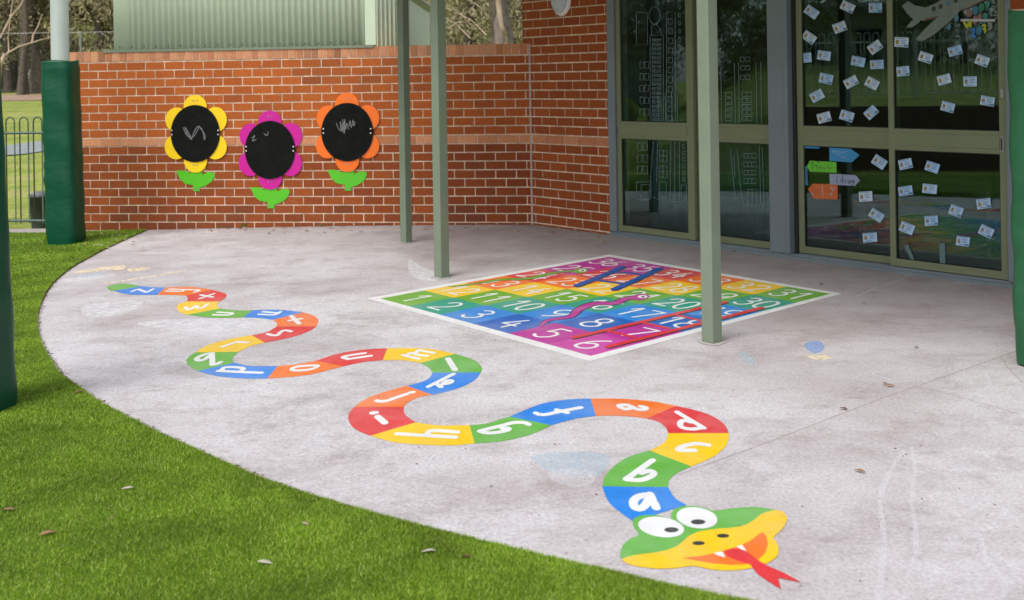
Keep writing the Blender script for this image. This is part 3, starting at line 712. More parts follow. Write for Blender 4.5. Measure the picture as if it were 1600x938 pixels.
GW = {
 'a': [('Z5', [(990, 733), (925, 742), (885, 772), (890, 812), (925, 824), (962, 800), (992, 745)]), ('Z5', [(992, 730), (1033, 818)])],
 'b': [('Z5', [(1010, 505), (835, 630)]), ('Z5', [(838, 632), (930, 636), (1000, 610), (1018, 588), (985, 576), (935, 590)])],
 'c': [('Z5', [(1375, 405), (1295, 396), (1215, 412), (1177, 432), (1200, 440), (1285, 440)])],
 'd': [('Z5', [(1170, 188), (1345, 292)]), ('Z5', [(1330, 292), (1270, 300), (1205, 290), (1190, 262), (1215, 243), (1262, 255)])],
 'e': [('Z5', [(880, 160), (830, 168), (790, 150), (800, 142), (850, 144), (910, 170), (955, 170), (965, 160), (930, 150)])],
 'f': [('A8', [(860, 320), (920, 342), (1020, 340), (1200, 300), (1490, 245)]), ('A8', [(1152, 277), (1300, 316)])],
 'g': [('A8', [(85, 572), (250, 530), (400, 495), (560, 455), (700, 455), (770, 482)]), ('A8', [(90, 575), (180, 598), (330, 592), (470, 560), (480, 535), (400, 535)])],
 'h': [('A7', [(590, 768), (1040, 795), (1480, 822)]), ('A7', [(1050, 770), (1090, 730), (1200, 720), (1515, 742)])],
 'i': [('A7', [(215, 450), (262, 445)]), ('A7', [(292, 505), (405, 602)])],
 'j': [('A7', [(280, 262), (330, 272), (430, 265), (560, 220), (740, 160)]), ('A7', [(792, 137), (838, 133)])],
 'k': [('A6', [(1060, 440), (675, 635)]), ('A6', [(900, 590), (960, 545), (1035, 545), (1000, 580), (890, 600)]), ('A6', [(815, 600), (870, 640)])],
 'l': [('A6', [(975, 205), (1085, 380)])],
 'm': [('A6', [(290, 152), (525, 208)]), ('A6', [(365, 140), (425, 120), (500, 143), (655, 165)]), ('A6', [(490, 112), (540, 78), (610, 92), (765, 120)])],
 'n': [('A5', [(985, 175), (1275, 133)]), ('A5', [(1200, 100), (1000, 130), (925, 150), (975, 168)])],
 'o': [('A5', [(290, 298), (340, 272), (460, 258), (590, 255), (605, 268), (540, 298), (430, 314), (320, 316)])],
 'p': [('A4', [(612, 724), (1020, 745), (1430, 760)]), ('A4', [(680, 712), (720, 665), (860, 652), (1050, 668), (1080, 700), (1030, 725)])],
 'q': [('A4', [(500, 395), (380, 408), (240, 465), (210, 510), (270, 530), (370, 500), (450, 440)]), ('A4', [(495, 400), (505, 600)]), ('A4', [(505, 610), (590, 595), (655, 562)])],
 'r': [('A4', [(690, 268), (950, 183), (1010, 182), (1160, 190)])],
 's': [('A3', [(580, 630), (650, 652), (760, 655), (820, 600), (880, 565), (960, 570), (1020, 586)])],
 't': [('A3', [(1020, 290), (1175, 438)]), ('A3', [(990, 380), (1210, 345)])],
 'u': [('A3', [(495, 213), (760, 237)]), ('A3', [(815, 215), (740, 262), (640, 272), (420, 262)])],
 'v': [('A2', [(945, 758), (1130, 768), (1290, 785), (1240, 822), (1050, 826), (840, 822)])],
 'w': [('A2', [(150, 630), (205, 685), (280, 685), (420, 600), (450, 650), (540, 655), (620, 620), (690, 560)])],
 'x': [('A2', [(505, 423), (840, 307)]), ('A2', [(530, 337), (815, 388)])],
 'y': [('A1', [(1015, 190), (1350, 205), (1560, 208), (1740, 222), (1620, 268)]), ('A1', [(935, 238), (1280, 250), (1350, 228)])],
 'z': [('A1', [(95, 250), (230, 197), (255, 197), (430, 260), (480, 260), (608, 192)])],
}
THICK = {'l': 1.25, 'i': 1.2, 't': 1.1, 'q': 1.15, 'a': 1.2}
c0 = G(620, 600); snake = empty('painted_snake', c0, label='long winding alphabet snake painted on the concrete in coloured lettered blocks', cat='painted game')
LF = .006
def dense(pts):                                         # smooth bank
    return smooth_pts(pts, n=4)
for name, colr, P, Q in SEG:
    mb = MB(); ring = dense(P)+dense(Q)[::-1]
    mb.poly([G(x, y, LF) for x, y in ring])
    sg = mb.build('body_segment', M['p_'+colr], snake, up=True); sg['label'] = f'{colr} block lettered {name}'
    mb = MB()
    for i, (z, pts) in enumerate(GW[name]):
        w = [G(x, y) for x, y in zp(z, pts)]; th = THICK.get(name, 1.0)
        stroke_poly(mb, [(q.x, q.y) for q in w], .0125*th, .021*th, ground3(LF+.0025+i*.0006), closed=(name == 'o'))
    mb.build('letter', M['p_white'], sg, up=True)
def gp_part(name, z, pts, mat, lift, parent=snake, sm=True):
    mb = MB(); P = zp(z, pts); P = smooth_pts(P, True, 4) if sm else P
    mb.poly([G(x, y, lift) for x, y in P]); return mb.build(name, mat, parent, up=True)
gp_part('tail_tip', 'Z1', [(120, 150), (95, 145), (75, 130), (82, 118), (120, 108), (165, 102), (210, 102), (255, 108), (290, 119)], M['p_green'], LF)
edge = [(1330, 172), (1230, 200), (1170, 245), (1100, 285), (1000, 305), (900, 312), (830, 322), (760, 335), (690, 365), (650, 400), (600, 440), (520, 470), (420, 490), (300, 505), (220, 525), (195, 540)]
head_up = [(180, 500), (200, 440), (250, 390), (320, 355), (290, 310), (275, 260), (290, 235), (340, 215), (430, 212), (500, 222), (557, 238), (560, 200), (590, 165), (660, 145), (740, 145), (800, 158), (850, 172), (880, 180), (960, 168), (1050, 157), (1170, 152), (1280, 165)]
hd_ = MB(); hd_.poly([G(x, y, LF+.004) for x, y in zp('Z6', dense(edge)+dense(head_up))]); head = hd_.build('head', M['p_green'], snake, up=True)
low = [(230, 565), (290, 585), (380, 598), (480, 605), (600, 600), (720, 586), (850, 610), (950, 618), (1050, 615), (1150, 600), (1250, 570), (1300, 545), (1340, 510), (1348, 460), (1335, 410), (1312, 378), (1370, 320), (1400, 275), (1410, 225), (1380, 185)]
jw = MB(); jw.poly([G(x, y, LF+.0045) for x, y in zp('Z6', dense(edge)+dense(low))]); jaw = jw.build('snout', M['p_yellow'], head, up=True)
gp_part('mouth', 'Z6', [(640, 525), (760, 515), (870, 492), (960, 468), (1060, 440), (1140, 400), (1200, 355), (1232, 335), (1260, 370), (1270, 430), (1250, 490), (1200, 540), (1100, 575), (1000, 578), (850, 565), (740, 545)], M['p_orange'], LF+.0065, head, sm=False)
gp_part('tongue', 'Z6', [(945, 480), (1000, 458), (1060, 458), (1130, 490), (1200, 545), (1260, 580), (1400, 642), (1515, 705), (1345, 672), (1365, 755), (1260, 690), (1190, 640), (1140, 575), (1040, 545), (975, 515)], M['p_red'], LF+.008, head, sm=False)
gp_part('fang', 'Z6', [(870, 493), (900, 484), (935, 479), (958, 523), (910, 512)], M['p_white'], LF+.0095, head, sm=False)
gp_part('fang', 'Z6', [(1038, 443), (1080, 430), (1113, 475), (1075, 465)], M['p_white'], LF+.0095, head, sm=False)
for c, rx, ry, pc in (((485, 300), 170, 73, (560, 320)), ((748, 232), 151, 76, (757, 262))):
    gp_part('eye', 'Z6', ell(c[0], c[1], rx, ry, 8, 40), M['p_white'], LF+.0075, head, sm=False)
    gp_part('pupil', 'Z6', ell(pc[0], pc[1], 53, 19, 0, 24), M['p_black'], LF+.0090, head, sm=False)
for c in ((760, 418), (940, 364)): gp_part('nostril', 'Z6', ell(c[0], c[1], 46, 15, 0, 20), M['p_black'], LF+.0065, head, sm=False)

# ============================================================ PAINTED NUMBER BOARD
def homog(q):                                           # unit square (0,0) L, (1,0) B, (1,1) R, (0,1) T -> pixels
    (x0, y0), (x1, y1), (x2, y2), (x3, y3) = q
    dx1, dx2, dx3 = x1-x2, x3-x2, x0-x1+x2-x3; dy1, dy2, dy3 = y1-y2, y3-y2, y0-y1+y2-y3
    det = dx1*dy2-dx2*dy1; gg = (dx3*dy2-dx2*dy3)/det; hh = (dx1*dy3-dx3*dy1)/det
    a, b, c = x1-x0+gg*x1, x3-x0+hh*x3, x0; d, e, f = y1-y0+gg*y1, y3-y0+hh*y3, y0
    return lambda u, v: ((a*u+b*v+c)/(gg*u+hh*v+1), (d*u+e*v+f)/(gg*u+hh*v+1))
Hin = homog([(594.4, 466.6), (923, 556.3), (1297.5, 459.3), (951.6, 401.6)])
Hout = homog([(572, 466.5), (921, 564.6), (1316, 459), (951.9, 398)])
pb0 = G(940, 480); board = empty('painted_number_board', pb0, label='rainbow snakes and ladders board of thirty six numbered squares painted on the concrete', cat='painted game')
mb = MB(); o4 = [Hout(*c) for c in ((0, 0), (1, 0), (1, 1), (0, 1))]; i4 = [Hin(*c) for c in ((0, 0), (1, 0), (1, 1), (0, 1))]
for k in range(4):
    n_ = 10
    for j in range(n_):
        L_ = lambda q, t: (q[k][0]*(1-t)+q[(k+1) % 4][0]*t, q[k][1]*(1-t)+q[(k+1) % 4][1]*t)
        a, b = L_(o4, j/n_), L_(o4, (j+1)/n_); c, d = L_(i4, (j+1)/n_), L_(i4, j/n_)
        mb.quad(G(*a, .006), G(*b, .006), G(*c, .006), G(*d, .006))
mb.build('white_border', M['p_white'], board, up=True)
DG = {
 '0': [([(.5, 1), (.15, .85), (.03, .5), (.15, .15), (.5, 0), (.85, .15), (.97, .5), (.85, .85)], True)],
 '1': [([(.2, .72), (.6, 1), (.6, .5), (.6, 0)], False)],
 '2': [([(.08, .78), (.28, .97), (.6, 1), (.88, .82), (.85, .58), (.5, .28), (.03, 0)], False), ([(.03, 0), (.97, 0)], False)],
 '3': [([(.1, .9), (.45, 1), (.82, .88), (.8, .65), (.42, .54)], False), ([(.42, .54), (.85, .46), (.92, .2), (.6, 0), (.2, .03), (.04, .15)], False)],
 '4': [([(.55, 1), (.05, .33)], False), ([(.05, .33), (.97, .33)], False), ([(.68, .62), (.68, 0)], False)],
 '5': [([(.85, 1), (.22, 1)], False), ([(.22, 1), (.14, .56)], False), ([(.14, .56), (.5, .64), (.88, .5), (.92, .22), (.6, 0), (.25, .02), (.04, .14)], False)],
 '6': [([(.72, 1), (.35, .8), (.08, .45), (.1, .12), (.5, 0), (.88, .12), (.92, .38), (.6, .55), (.2, .42)], False)],
 '7': [([(.05, 1), (.97, 1)], False), ([(.97, 1), (.35, 0)], False)],
 '8': [([(.5, .54), (.18, .68), (.2, .92), (.5, 1), (.8, .92), (.82, .68)], True), ([(.5, .54), (.1, .4), (.05, .15), (.5, 0), (.95, .15), (.9, .4)], True)],
 '9': [([(.28, 0), (.65, .2), (.92, .55), (.9, .88), (.5, 1), (.12, .88), (.08, .62), (.4, .45), (.8, .58)], False)],
}
DCOL = {5: 'magenta', 4: 'magenta', 3: 'crimson', 2: 'orange', 1: 'yellow', 0: 'lime', -1: 'teal', -2: 'sky', -3: 'navy', -4: 'magenta', -5: 'pink'}
B3d = lambda u, v, lift: G(*Hin(u, v), lift)
for i in range(6):                                      # i along L->T, j along L->B
    for j in range(6):
        num = 6*i+(j+1 if i % 2 == 0 else 6-j)
        d = i-j; mb = MB(); k6 = 1/6
        mb.quad(*[B3d((j+a)*k6, (i+b)*k6, .0062) for a, b in ((0, 0), (1, 0), (1, 1), (0, 1))])
        sq = mb.build('square', M['p_'+DCOL[d]], board, up=True); sq['label'] = f'{DCOL[d]} square numbered {num}'.replace('lime', 'green').replace('crimson', 'red').replace('sky', 'blue')
        txt = str(num); mb = MB(); wd = .30 if len(txt) == 2 else .36; hh = .60; gap = .10
        x0 = .5-(wd*len(txt)+gap*(len(txt)-1))/2; y0 = .2
        for q, ch in enumerate(txt):
            for si, (pts, cl) in enumerate(DG[ch]):
                xo = x0+q*(wd+gap)
                U = [((j+xo+x*wd)*k6, (i+y0+y*hh)*k6) for x, y in pts]
                stroke_poly(mb, U, .034*k6, .029*k6, lambda x, y, k, s_=si, q_=q: B3d(x, y, .0078+.0008*s_+k*1.5e-5), closed=cl, sm=len(pts) > 2)
        mb.build('number', M['p_white'], sq, up=True)
def px_stroke(mb, pts, hx, hy, lift, sm=True):
    w = [G(x, y) for x, y in pts]; stroke_poly(mb, [(q.x, q.y) for q in w], hx, hy, ground3(lift), sm=sm)
moutline = M['p_black']  # black paint of the drawn outlines on ladders and small snakes
def ladder(name, colr, rails, rungs, hx, hy, label):
    mb = MB()
    for k, r in enumerate(rails): px_stroke(mb, zp('Z4', r), hx, hy, .0105+.0004*k, False)
    for k, r in enumerate(rungs): px_stroke(mb, zp('Z4', r), hx*.8, hy*.8, .0114+.0003*k, False)
    l = mb.build(name, M['p_'+colr], board, up=True); l['label'] = label
    mb = MB()
    for k, r in enumerate(rails): px_stroke(mb, zp('Z4', [(x+3, y+5) for x, y in r]), hx, hy*.9, .0095+.0002*k, False)
    mb.build('drawn_outline', moutline, l, up=True)
M['p_deepblue'] = paint('paint_deep_blue', (.004, .085, .40), .1)
ladder('painted_ladder', 'deepblue', [[(205, 190), (325, 142), (443, 92)], [(400, 208), (520, 155), (635, 100)]], [[(385, 118), (470, 123), (555, 135)], [(290, 158), (370, 170), (455, 180)]], .028, .040, 'short blue ladder from twenty two to thirty five')
ladder('painted_ladder', 'red', [[(190, 460), (585, 368), (980, 275)], [(368, 508), (770, 407), (1168, 305)]], [[(365, 425), (500, 458)], [(545, 382), (680, 412)], [(715, 342), (850, 372)]], .018, .027, 'long red ladder from six to thirty')
def bsnake(colr, z, pts, wid, headp, label):
    mb = MB(); w = [G(x, y) for x, y in zp(z, pts)]; P = smooth_pts([(q.x, q.y) for q in w], n=5); n = len(P)
    wds = [np.interp(i/(n-1), [0, .08, .5, 1], [.006, wid*.5, wid, wid*.9]) for i in range(n)]
    for grow, lift, mat in ((1.35, .0122, moutline), (1.0, .0134, M['p_'+colr])):
        mb = MB(); 
        for i in range(n):
            d = Vector((P[min(i+1, n-1)][0]-P[max(i-1, 0)][0], P[min(i+1, n-1)][1]-P[max(i-1, 0)][1])).normalized(); nn = Vector((-d.y*.6, d.x))*wds[i]*grow
            for s_ in (1, -1): x, y = P[i][0]+nn.x*s_, P[i][1]+nn.y*s_; mb.v.append((x, y, g(x)+lift*LIFT+i*5e-6))
        for i in range(n-1): mb.f.append((2*i, 2*i+1, 2*i+3, 2*i+2)); mb.c.append(None)
        if grow > 1: out_ = mb
        else:
            s0 = mb.build('painted_small_snake', mat, board, up=True); s0['label'] = label
            out_.build('drawn_outline', moutline, s0, up=True)
    ex, ey = headp
    gp_part('head', z, ell(ex, ey, 46, 16, -5, 24), M['p_'+colr], .0152, s0)
    gp_part('eye', z, ell(ex+12, ey-2, 26, 8, 0, 20), M['p_white'], .0162, s0); gp_part('pupil', z, ell(ex+14, ey-1, 9, 4, 0, 14), M['p_black'], .0172, s0)
bsnake('lime', 'Z3', [(545, 245), (640, 240), (760, 222), (900, 200), (1060, 195), (1180, 170), (1280, 150), (1400, 145)], .034, (1420, 140), 'small green snake sliding from square twenty five down to twelve')
bsnake('magenta', 'Z4', [(10, 405), (60, 370), (170, 352), (215, 315), (290, 285), (400, 282), (450, 262), (520, 248)], .046, (535, 248), 'small purple snake sliding from square twenty one down to five')

# ============================================================ CHALK ON THE SLAB
def chalk_mat(name, col, lo=.45, hi=.62, amt=.8, sc=55):
    m, t, b = NT(name); co = coords(t); b.inputs['Base Color'].default_value = c4(col); b.inputs['Roughness'].default_value = .95
    f = ramp(t, noise(t, co, sc, 6, .75), [(lo, 0), (hi, amt)]); lk(t, f, b.inputs['Alpha']); return m
CM = dict(white=chalk_mat('chalk_white', (.86, .86, .89), .38, .66, .62, 60), blue=chalk_mat('chalk_blue', (.52, .67, .79), .38, .62, .65, 45), cream=chalk_mat('chalk_cream', (.84, .70, .50), .32, .52, .9, 30),
          faint=chalk_mat('chalk_faint', (.86, .86, .88), .30, .62, .70, 22), deep=chalk_mat('chalk_deep_blue', (.22, .42, .85), .35, .6, .8), pink=chalk_mat('chalk_pink', (.80, .45, .42), .5, .7, .5))
CK = [0]
def chalk(kind, pts, label, w=None, group=None):
    mb = MB(); CK[0] += 1; up_ = .0012+.0001*CK[0]
    if w: px_stroke(mb, pts, w*.6, w*.8, up_)
    else: mb.poly([G(x, y, up_) for x, y in smooth_pts(pts, True, 3)])
    o = mb.build('chalk_mark', CM[kind], None, up=True); return tag(o, label, 'chalk mark', group)
chalk('blue', [(830, 713), (880, 706), (950, 710), (948, 728), (935, 745), (900, 742), (860, 738), (838, 722)], 'large pale blue rubbed chalk patch between the snake coils above its head')
chalk('white', [(858, 735), (900, 734), (932, 738), (925, 755), (895, 762), (862, 750)], 'white rubbed chalk patch below the pale blue one')
chalk('deep', [(1258, 537), (1280, 533), (1288, 545), (1275, 552), (1262, 547)], 'small bright blue chalk blot right of the nearest post')
chalk('blue', [(1152, 553), (1165, 550), (1180, 565), (1168, 570)], 'pale blue chalk smear just below the nearest post')
chalk('cream', [(1262, 556), (1298, 556), (1292, 562), (1268, 561)], 'cream chalk smear under the bright blue blot')
chalk('cream', [(118, 424), (165, 419), (160, 423), (120, 427)], 'cream chalk dash nearest the turf above the snake tail')
chalk('cream', [(152, 418), (190, 415), (196, 417), (190, 422), (160, 421)], 'second cream chalk dash above the snake tail')
chalk('cream', [(200, 420), (228, 418), (235, 420), (205, 425)], 'rightmost short cream chalk dash above the snake tail')
chalk('cream', [(165, 443), (200, 438), (250, 430), (280, 425)], 'long cream chalk line just above the snake tail', w=.035)
chalk('blue', [(120, 430), (160, 426), (165, 429), (130, 434)], 'pale blue chalk smear among the cream dashes')
chalk('faint', [(100, 436), (170, 428), (178, 431), (120, 440)], 'faint white smear by the turf edge')
chalk('white', [(140, 465), (160, 463), (165, 469), (145, 472)], 'small white chalk patch left of the snake tail')
chalk('faint', [(130, 478), (200, 470), (225, 474), (200, 488), (140, 497)], 'broad faint chalk haze below the snake tail')
chalk('faint', [(215, 505), (300, 498), (420, 497), (400, 510), (330, 520), (250, 513)], 'broad white haze under the green v block')
chalk('white', [(393, 470), (425, 468), (432, 476), (410, 481), (396, 478)], 'white chalk patch above the blue u block')
chalk('white', [(325, 440), (352, 437), (358, 440), (330, 444)], 'white scribble above the orange y block')
chalk('white', [(420, 463), (445, 460), (430, 465)], 'white dash right of the red x block')
chalk('faint', [(210, 612), (300, 600), (400, 585)], 'faint straight chalk line left of the blue p block', w=.02)
chalk('white', [(1373, 940), (1378, 890), (1382, 840), (1376, 800), (1378, 770), (1395, 730), (1412, 705)], 'long wavering white chalk line running to the bottom edge', w=.014)
chalk('white', [(1425, 700), (1430, 740), (1424, 780), (1432, 830), (1428, 880)], 'thinner wavering chalk line right of the long one', w=.012)
chalk('white', [(1478, 706), (1510, 703), (1540, 711), (1550, 722)], 'curved bluish white chalk stroke at the right', w=.018)
chalk('white', [(1487, 729), (1505, 727), (1515, 732), (1500, 739), (1490, 736)], 'white chalk blot under the curved stroke')
chalk('white', [(1532, 835), (1540, 870), (1560, 895), (1572, 915), (1565, 935)], 'bent white chalk stroke near the right bottom corner', w=.013)
chalk('white', [(1540, 580), (1545, 605), (1515, 620), (1485, 648)], 'zigzag chalk stroke right of the slab crack', w=.014)
chalk('faint', [(1240, 420), (1300, 408), (1430, 432)], 'faint straight chalk line before the glass doors', w=.012)
chalk('white', [(1330, 467), (1372, 450), (1418, 433)], 'pale straight line from the board tip to the door track', w=.010)
chalk('white', [(1165, 408), (1215, 407)], 'short pale line between the post and the door track', w=.008)
chalk('white', [(1360, 584), (1440, 604), (1520, 617), (1600, 630)], 'faint long chalk line across the slab crack', w=.012)
chalk('white', [(566, 434), (575, 423), (600, 418)], 'small white chalk curl left of the middle post', w=.012)
chalk('faint', [(640, 405), (655, 415), (690, 432), (670, 440), (640, 428)], 'scrawled chalk haze around the foot of the middle post')
chalk('pink', [(625, 510), (640, 508), (648, 513), (632, 516)], 'faint pink chalk touch below the number board')

# ============================================================ PAPER ON THE GLASS
def on_glass(z, n):                                     # zoom coords -> 3D on the door plane
    ox, oy, s = Z[z]
    def f(x, y, k=0):
        u, zz = BLD.uz(ox+x/s, oy+y/s, n); return BLD.w(u, n+k*1e-5, zz)
    return f
def gsheet(z, pts, n, th, mat, name, parent=None):
    mb = MB(); f = on_glass(z, n+th); fb = on_glass(z, n+th); N = len(pts)
    A = [f(x, y) for x, y in pts]; Bk = [a-BLD.n*th for a in A]
    tr = tessellate_polygon([[Vector(p) for p in [(q[0], q[1], 0) for q in pts]]])
    mb.v = [tuple(a) for a in A]+[tuple(b) for b in Bk]
    for t in tr: mb.f.append(tuple(t)); mb.c.append(None)
    for i in range(N): j = (i+1) % N; mb.f.append((i, j, N+j, N+i)); mb.c.append(None)
    return mb.build(name, mat, parent)
NC, NDp = -.064-.0138, -.014-.0138                       # just proud of the panes
mcard = [plain('card_paper_%d' % i, c, .5, var=.05, scale=30) for i, c in enumerate(((.40, .56, .76), (.50, .62, .76), (.34, .52, .78)))]
mink = plain('card_ink', (.10, .18, .36), .6); mport = plain('card_portrait', (.30, .20, .10), .6, var=.3, scale=90); mhead = plain('card_header', (.08, .20, .34), .6)
mport2 = plain('card_portrait_blond', (.30, .20, .08), .6, var=.3, scale=90)
cards6 = [(155, 78, 35), (385, 45, 25), (562, 50, 0), (335, 175, -20), (140, 240, 35), (112, 370, -5), (235, 355, 8), (560, 302, -35), (452, 393, 12), (572, 412, -3), (728, 270, 3), (882, 368, 18),
          (1070, 325, -15), (1243, 388, 20), (248, 503, 12), (407, 524, -28), (541, 532, 28), (738, 455, -6), (1000, 508, -15), (1166, 520, 0), (190, 612, -28), (235, 750, -15), (380, 740, 17), (535, 718, -42), (1023, 683, 15), (1276, 645, 10)]
cards8 = [(540, 163, 33), (693, 175, -12), (850, 193, 18), (693, 332, -8), (835, 320, 6), (460, 365, -4), (523, 475, 32), (990, 450, 20), (1152, 407, -8), (845, 507, -3), (702, 550, 22), (1167, 570, 25), (485, 605, -4), (1030, 628, 8)]
cw6, ch6 = 86, 60
ORD = ['topmost', 'second from the top', 'third from the top', 'fourth from the top', 'fifth from the top', 'sixth from the top', 'seventh from the top', 'eighth from the top', 'ninth from the top', 'tenth from the top', 'eleventh from the top', 'twelfth from the top', 'thirteenth from the top', 'fourteenth from the top', 'fifteenth from the top', 'sixteenth from the top', 'seventeenth from the top']
allc = [('D6', x, y, a) for x, y, a in cards6]+[('D8', x, y, a) for x, y, a in cards8]
def tilt_word(a): return 'level' if abs(a) < 5 else ('slightly ' if abs(a) < 15 else ('strongly ' if abs(a) > 26 else ''))+('tilted clockwise' if a > 0 else 'tilted anticlockwise')
buckets = {}
for c in allc:
    px = Z[c[0]][0]+c[1]/Z[c[0]][2]; pane = ('left' if px < 1390 else 'right', 'upper' if c[0] == 'D6' else 'lower'); buckets.setdefault(pane, []).append(c)
for pane, lst in buckets.items():
    lst.sort(key=lambda c: c[2])
    for r, (z, x, y, a) in enumerate(lst):
        n = NC if pane[0] == 'left' else NDp; s6 = 1.0 if z == 'D6' else .94
        ra = radians(a); w, h = cw6*s6/2*random.uniform(.95, 1.05), ch6*s6/2*random.uniform(.95, 1.05)
        R_ = lambda pts: [(x+px_*cos(ra)-py_*sin(ra), y+px_*sin(ra)+py_*cos(ra)) for px_, py_ in pts]
        rc = lambda a0, b0, a1, b1: R_([(a0*w, b0*h), (a1*w, b0*h), (a1*w, b1*h), (a0*w, b1*h)])
        card = gsheet(z, rc(-1, -1, 1, 1), n, .0008, random.choice(mcard), 'paper_card')
        tag(card, f'pale blue paper card, {tilt_word(a)}, {ORD[r]}, {pane[1]} pane, {"arrow leaf" if pane[0]=="left" else "rightmost leaf"}', 'paper card', 'paper identity cards stuck on the glass doors')
        gsheet(z, rc(-.80, -.40, -.38, .45), n+.0009, .0003, random.choice((mport, mport2)), 'portrait', card)
        mb_ = MB()
        for (a0, b0, a1, b1) in ((-.85, -.85, .6, -.72), (-.15, -.45, .7, -.33), (-.1, -.15, .55, -.03), (-.15, .15, .65, .28), (-.6, .66, .3, .8)):
            pts = rc(a0, b0, a1, b1); f = on_glass(z, n+.0012); mb_.quad(*[f(*q) for q in pts])
        mb_.build('printed_lines', mink, card)
        if random.random() < .6: gsheet(z, rc(.35, .45, .95, .9), n+.0009, .0003, mhead, 'coloured_corner', card)
# arrows
def arrow(pts, col, label, n=NC):
    o = gsheet('D8', pts, n, .0012, plain('paper_'+label.split()[0], col, .6, var=.08, scale=20), 'paper_arrow'); return tag(o, label, 'paper sign', 'paper arrow signs on the glass door')
ar = arrow([(246, 78), (372, 86), (424, 122), (378, 165), (248, 156)], (.035, .24, .50), 'blue paper arrow pointing right, topmost of the arrows')
al_ = arrow([(115, 190), (132, 155), (288, 163), (290, 226), (132, 219)], (.12, .47, .03), 'lime green paper arrow pointing left')
aw_ = arrow([(248, 232), (402, 240), (426, 270), (398, 303), (250, 295)], (.27, .32, .46), 'pale lilac paper arrow pointing right, lettered Library')
ao = arrow([(122, 322), (150, 290), (295, 293), (296, 383), (155, 378)], (.52, .12, .025), 'orange paper arrow pointing left, lowest of the arrows')
arrow([(86, 66), (190, 68), (188, 84), (88, 82)], (.03, .22, .48), 'strip of blue paper at the top of the lower pane')
gsheet('D8', [(93, 185), (118, 186), (122, 300), (96, 298)], NC, .001, plain('blue_paper_strip', (.03, .17, .30), .6), 'paper_strip')
tag(bpy.context.scene.objects[-1] if False else [o for o in COL.objects if o.name.startswith('paper_strip')][0], 'narrow upright strip of blue paper beside the arrows', 'paper strip')
def scrawl(z, strokes, parent, mat, n, hw=1.6, name='handwriting'):
    mb = MB(); f = on_glass(z, n)
    for i, s_ in enumerate(strokes): stroke_poly(mb, s_, hw, hw, lambda x, y, k, i_=i: f(x, y, k+i_*8))
    return mb.build(name, mat, parent)
mpen = plain('marker_ink', (.015, .015, .03), .5)
scrawl('D8', [[(296, 242), (292, 262), (290, 282), (300, 284)], [(312, 264), (311, 282)], [(313, 255), (313.5, 256)], [(325, 240), (323, 284), (332, 280), (335, 270), (324, 268)], [(343, 288), (344, 270), (352, 266)],
              [(360, 272), (356, 282), (360, 288), (367, 282), (366, 270), (367, 288)], [(373, 290), (374, 272), (381, 270)], [(384, 270), (385, 284), (392, 272)], [(393, 270), (389, 290), (382, 300), (376, 298)]], aw_, mpen, NC+.0016)
mpen2 = plain('pale_ink', (.30, .40, .52), .5)
scrawl('D8', [[(262, 100), (275, 96), (270, 110)], [(282, 106), (292, 100), (290, 112)], [(300, 104), (312, 100), (308, 118), (300, 120)], [(320, 106), (332, 103), (334, 112)], [(342, 104), (354, 100)], [(318, 135), (330, 130), (326, 142)], [(338, 138), (350, 134)]], ar, mpen2, NC+.0016)
scrawl('D8', [[(140, 175), (150, 165), (148, 205)], [(160, 190), (172, 178), (175, 205)], [(182, 200), (192, 188), (200, 205)], [(210, 196), (222, 205)], [(232, 190), (246, 200), (262, 196)], [(168, 160), (186, 158), (184, 172)]], al_, mpen, NC+.0016)
scrawl('D8', [[(205, 300), (210, 370)], [(255, 310), (275, 320), (270, 332), (252, 312)], [(245, 355), (262, 345), (258, 360)], [(140, 340), (155, 350), (148, 358)]], ao, mpen2, NC+.0016)
# aeroplane cut-out
plane_m = plain('plane_paper', (.15, .19, .17), .7, var=.12, scale=14)
pl_ = empty('paper_aeroplane', on_glass('P5', NDp)(800, 200), label='large grey white paper aeroplane with round windows stuck to the upper pane', cat='paper cutout')
gsheet('P5', [(245, 80), (325, 15), (420, 75), (560, 100), (700, 40), (800, -30), (1330, -40), (1330, 10), (1100, 120), (850, 190), (640, 245), (540, 275), (400, 260), (320, 190)], NDp, .001, plane_m, 'fuselage', pl_)
gsheet('P5', [(430, 515), (540, 390), (700, 240), (850, 120), (950, 88), (1015, 120), (980, 190), (800, 350), (640, 480), (520, 540), (460, 538)], NDp+.0014, .001, plane_m, 'wing', pl_)
gsheet('P5', [(300, 365), (370, 280), (470, 215), (540, 200), (470, 300), (380, 362)], NDp+.0014, .001, plane_m, 'tail_wing', pl_)
mink2 = plain('window_dark', (.03, .035, .035), .6)
eng = plain('engine_blue', (.06, .17, .24), .6)
for c, rx, ry in (((965, 240), 30, 45), ((865, 355), 28, 45)): gsheet('P5', ell(c[0], c[1], rx, ry, 10, 20), NDp+.0026, .0008, eng, 'engine', pl_)
for i, c in enumerate(((665, 118), (755, 88), (855, 40), (955, 10))): gsheet('P5', ell(c[0], c[1], 26, 34, 10, 20), NDp+.0012, .0006, eng if i == 2 else mink2, 'cabin_window', pl_)
gsheet('P5', [(550, 250), (850, 180), (1100, 105), (1330, -5), (1330, 8), (1100, 125), (850, 198), (640, 258), (548, 272)], NDp+.0012, .0006, plain('plane_stripe', (.13, .06, .045), .6), 'stripe', pl_)
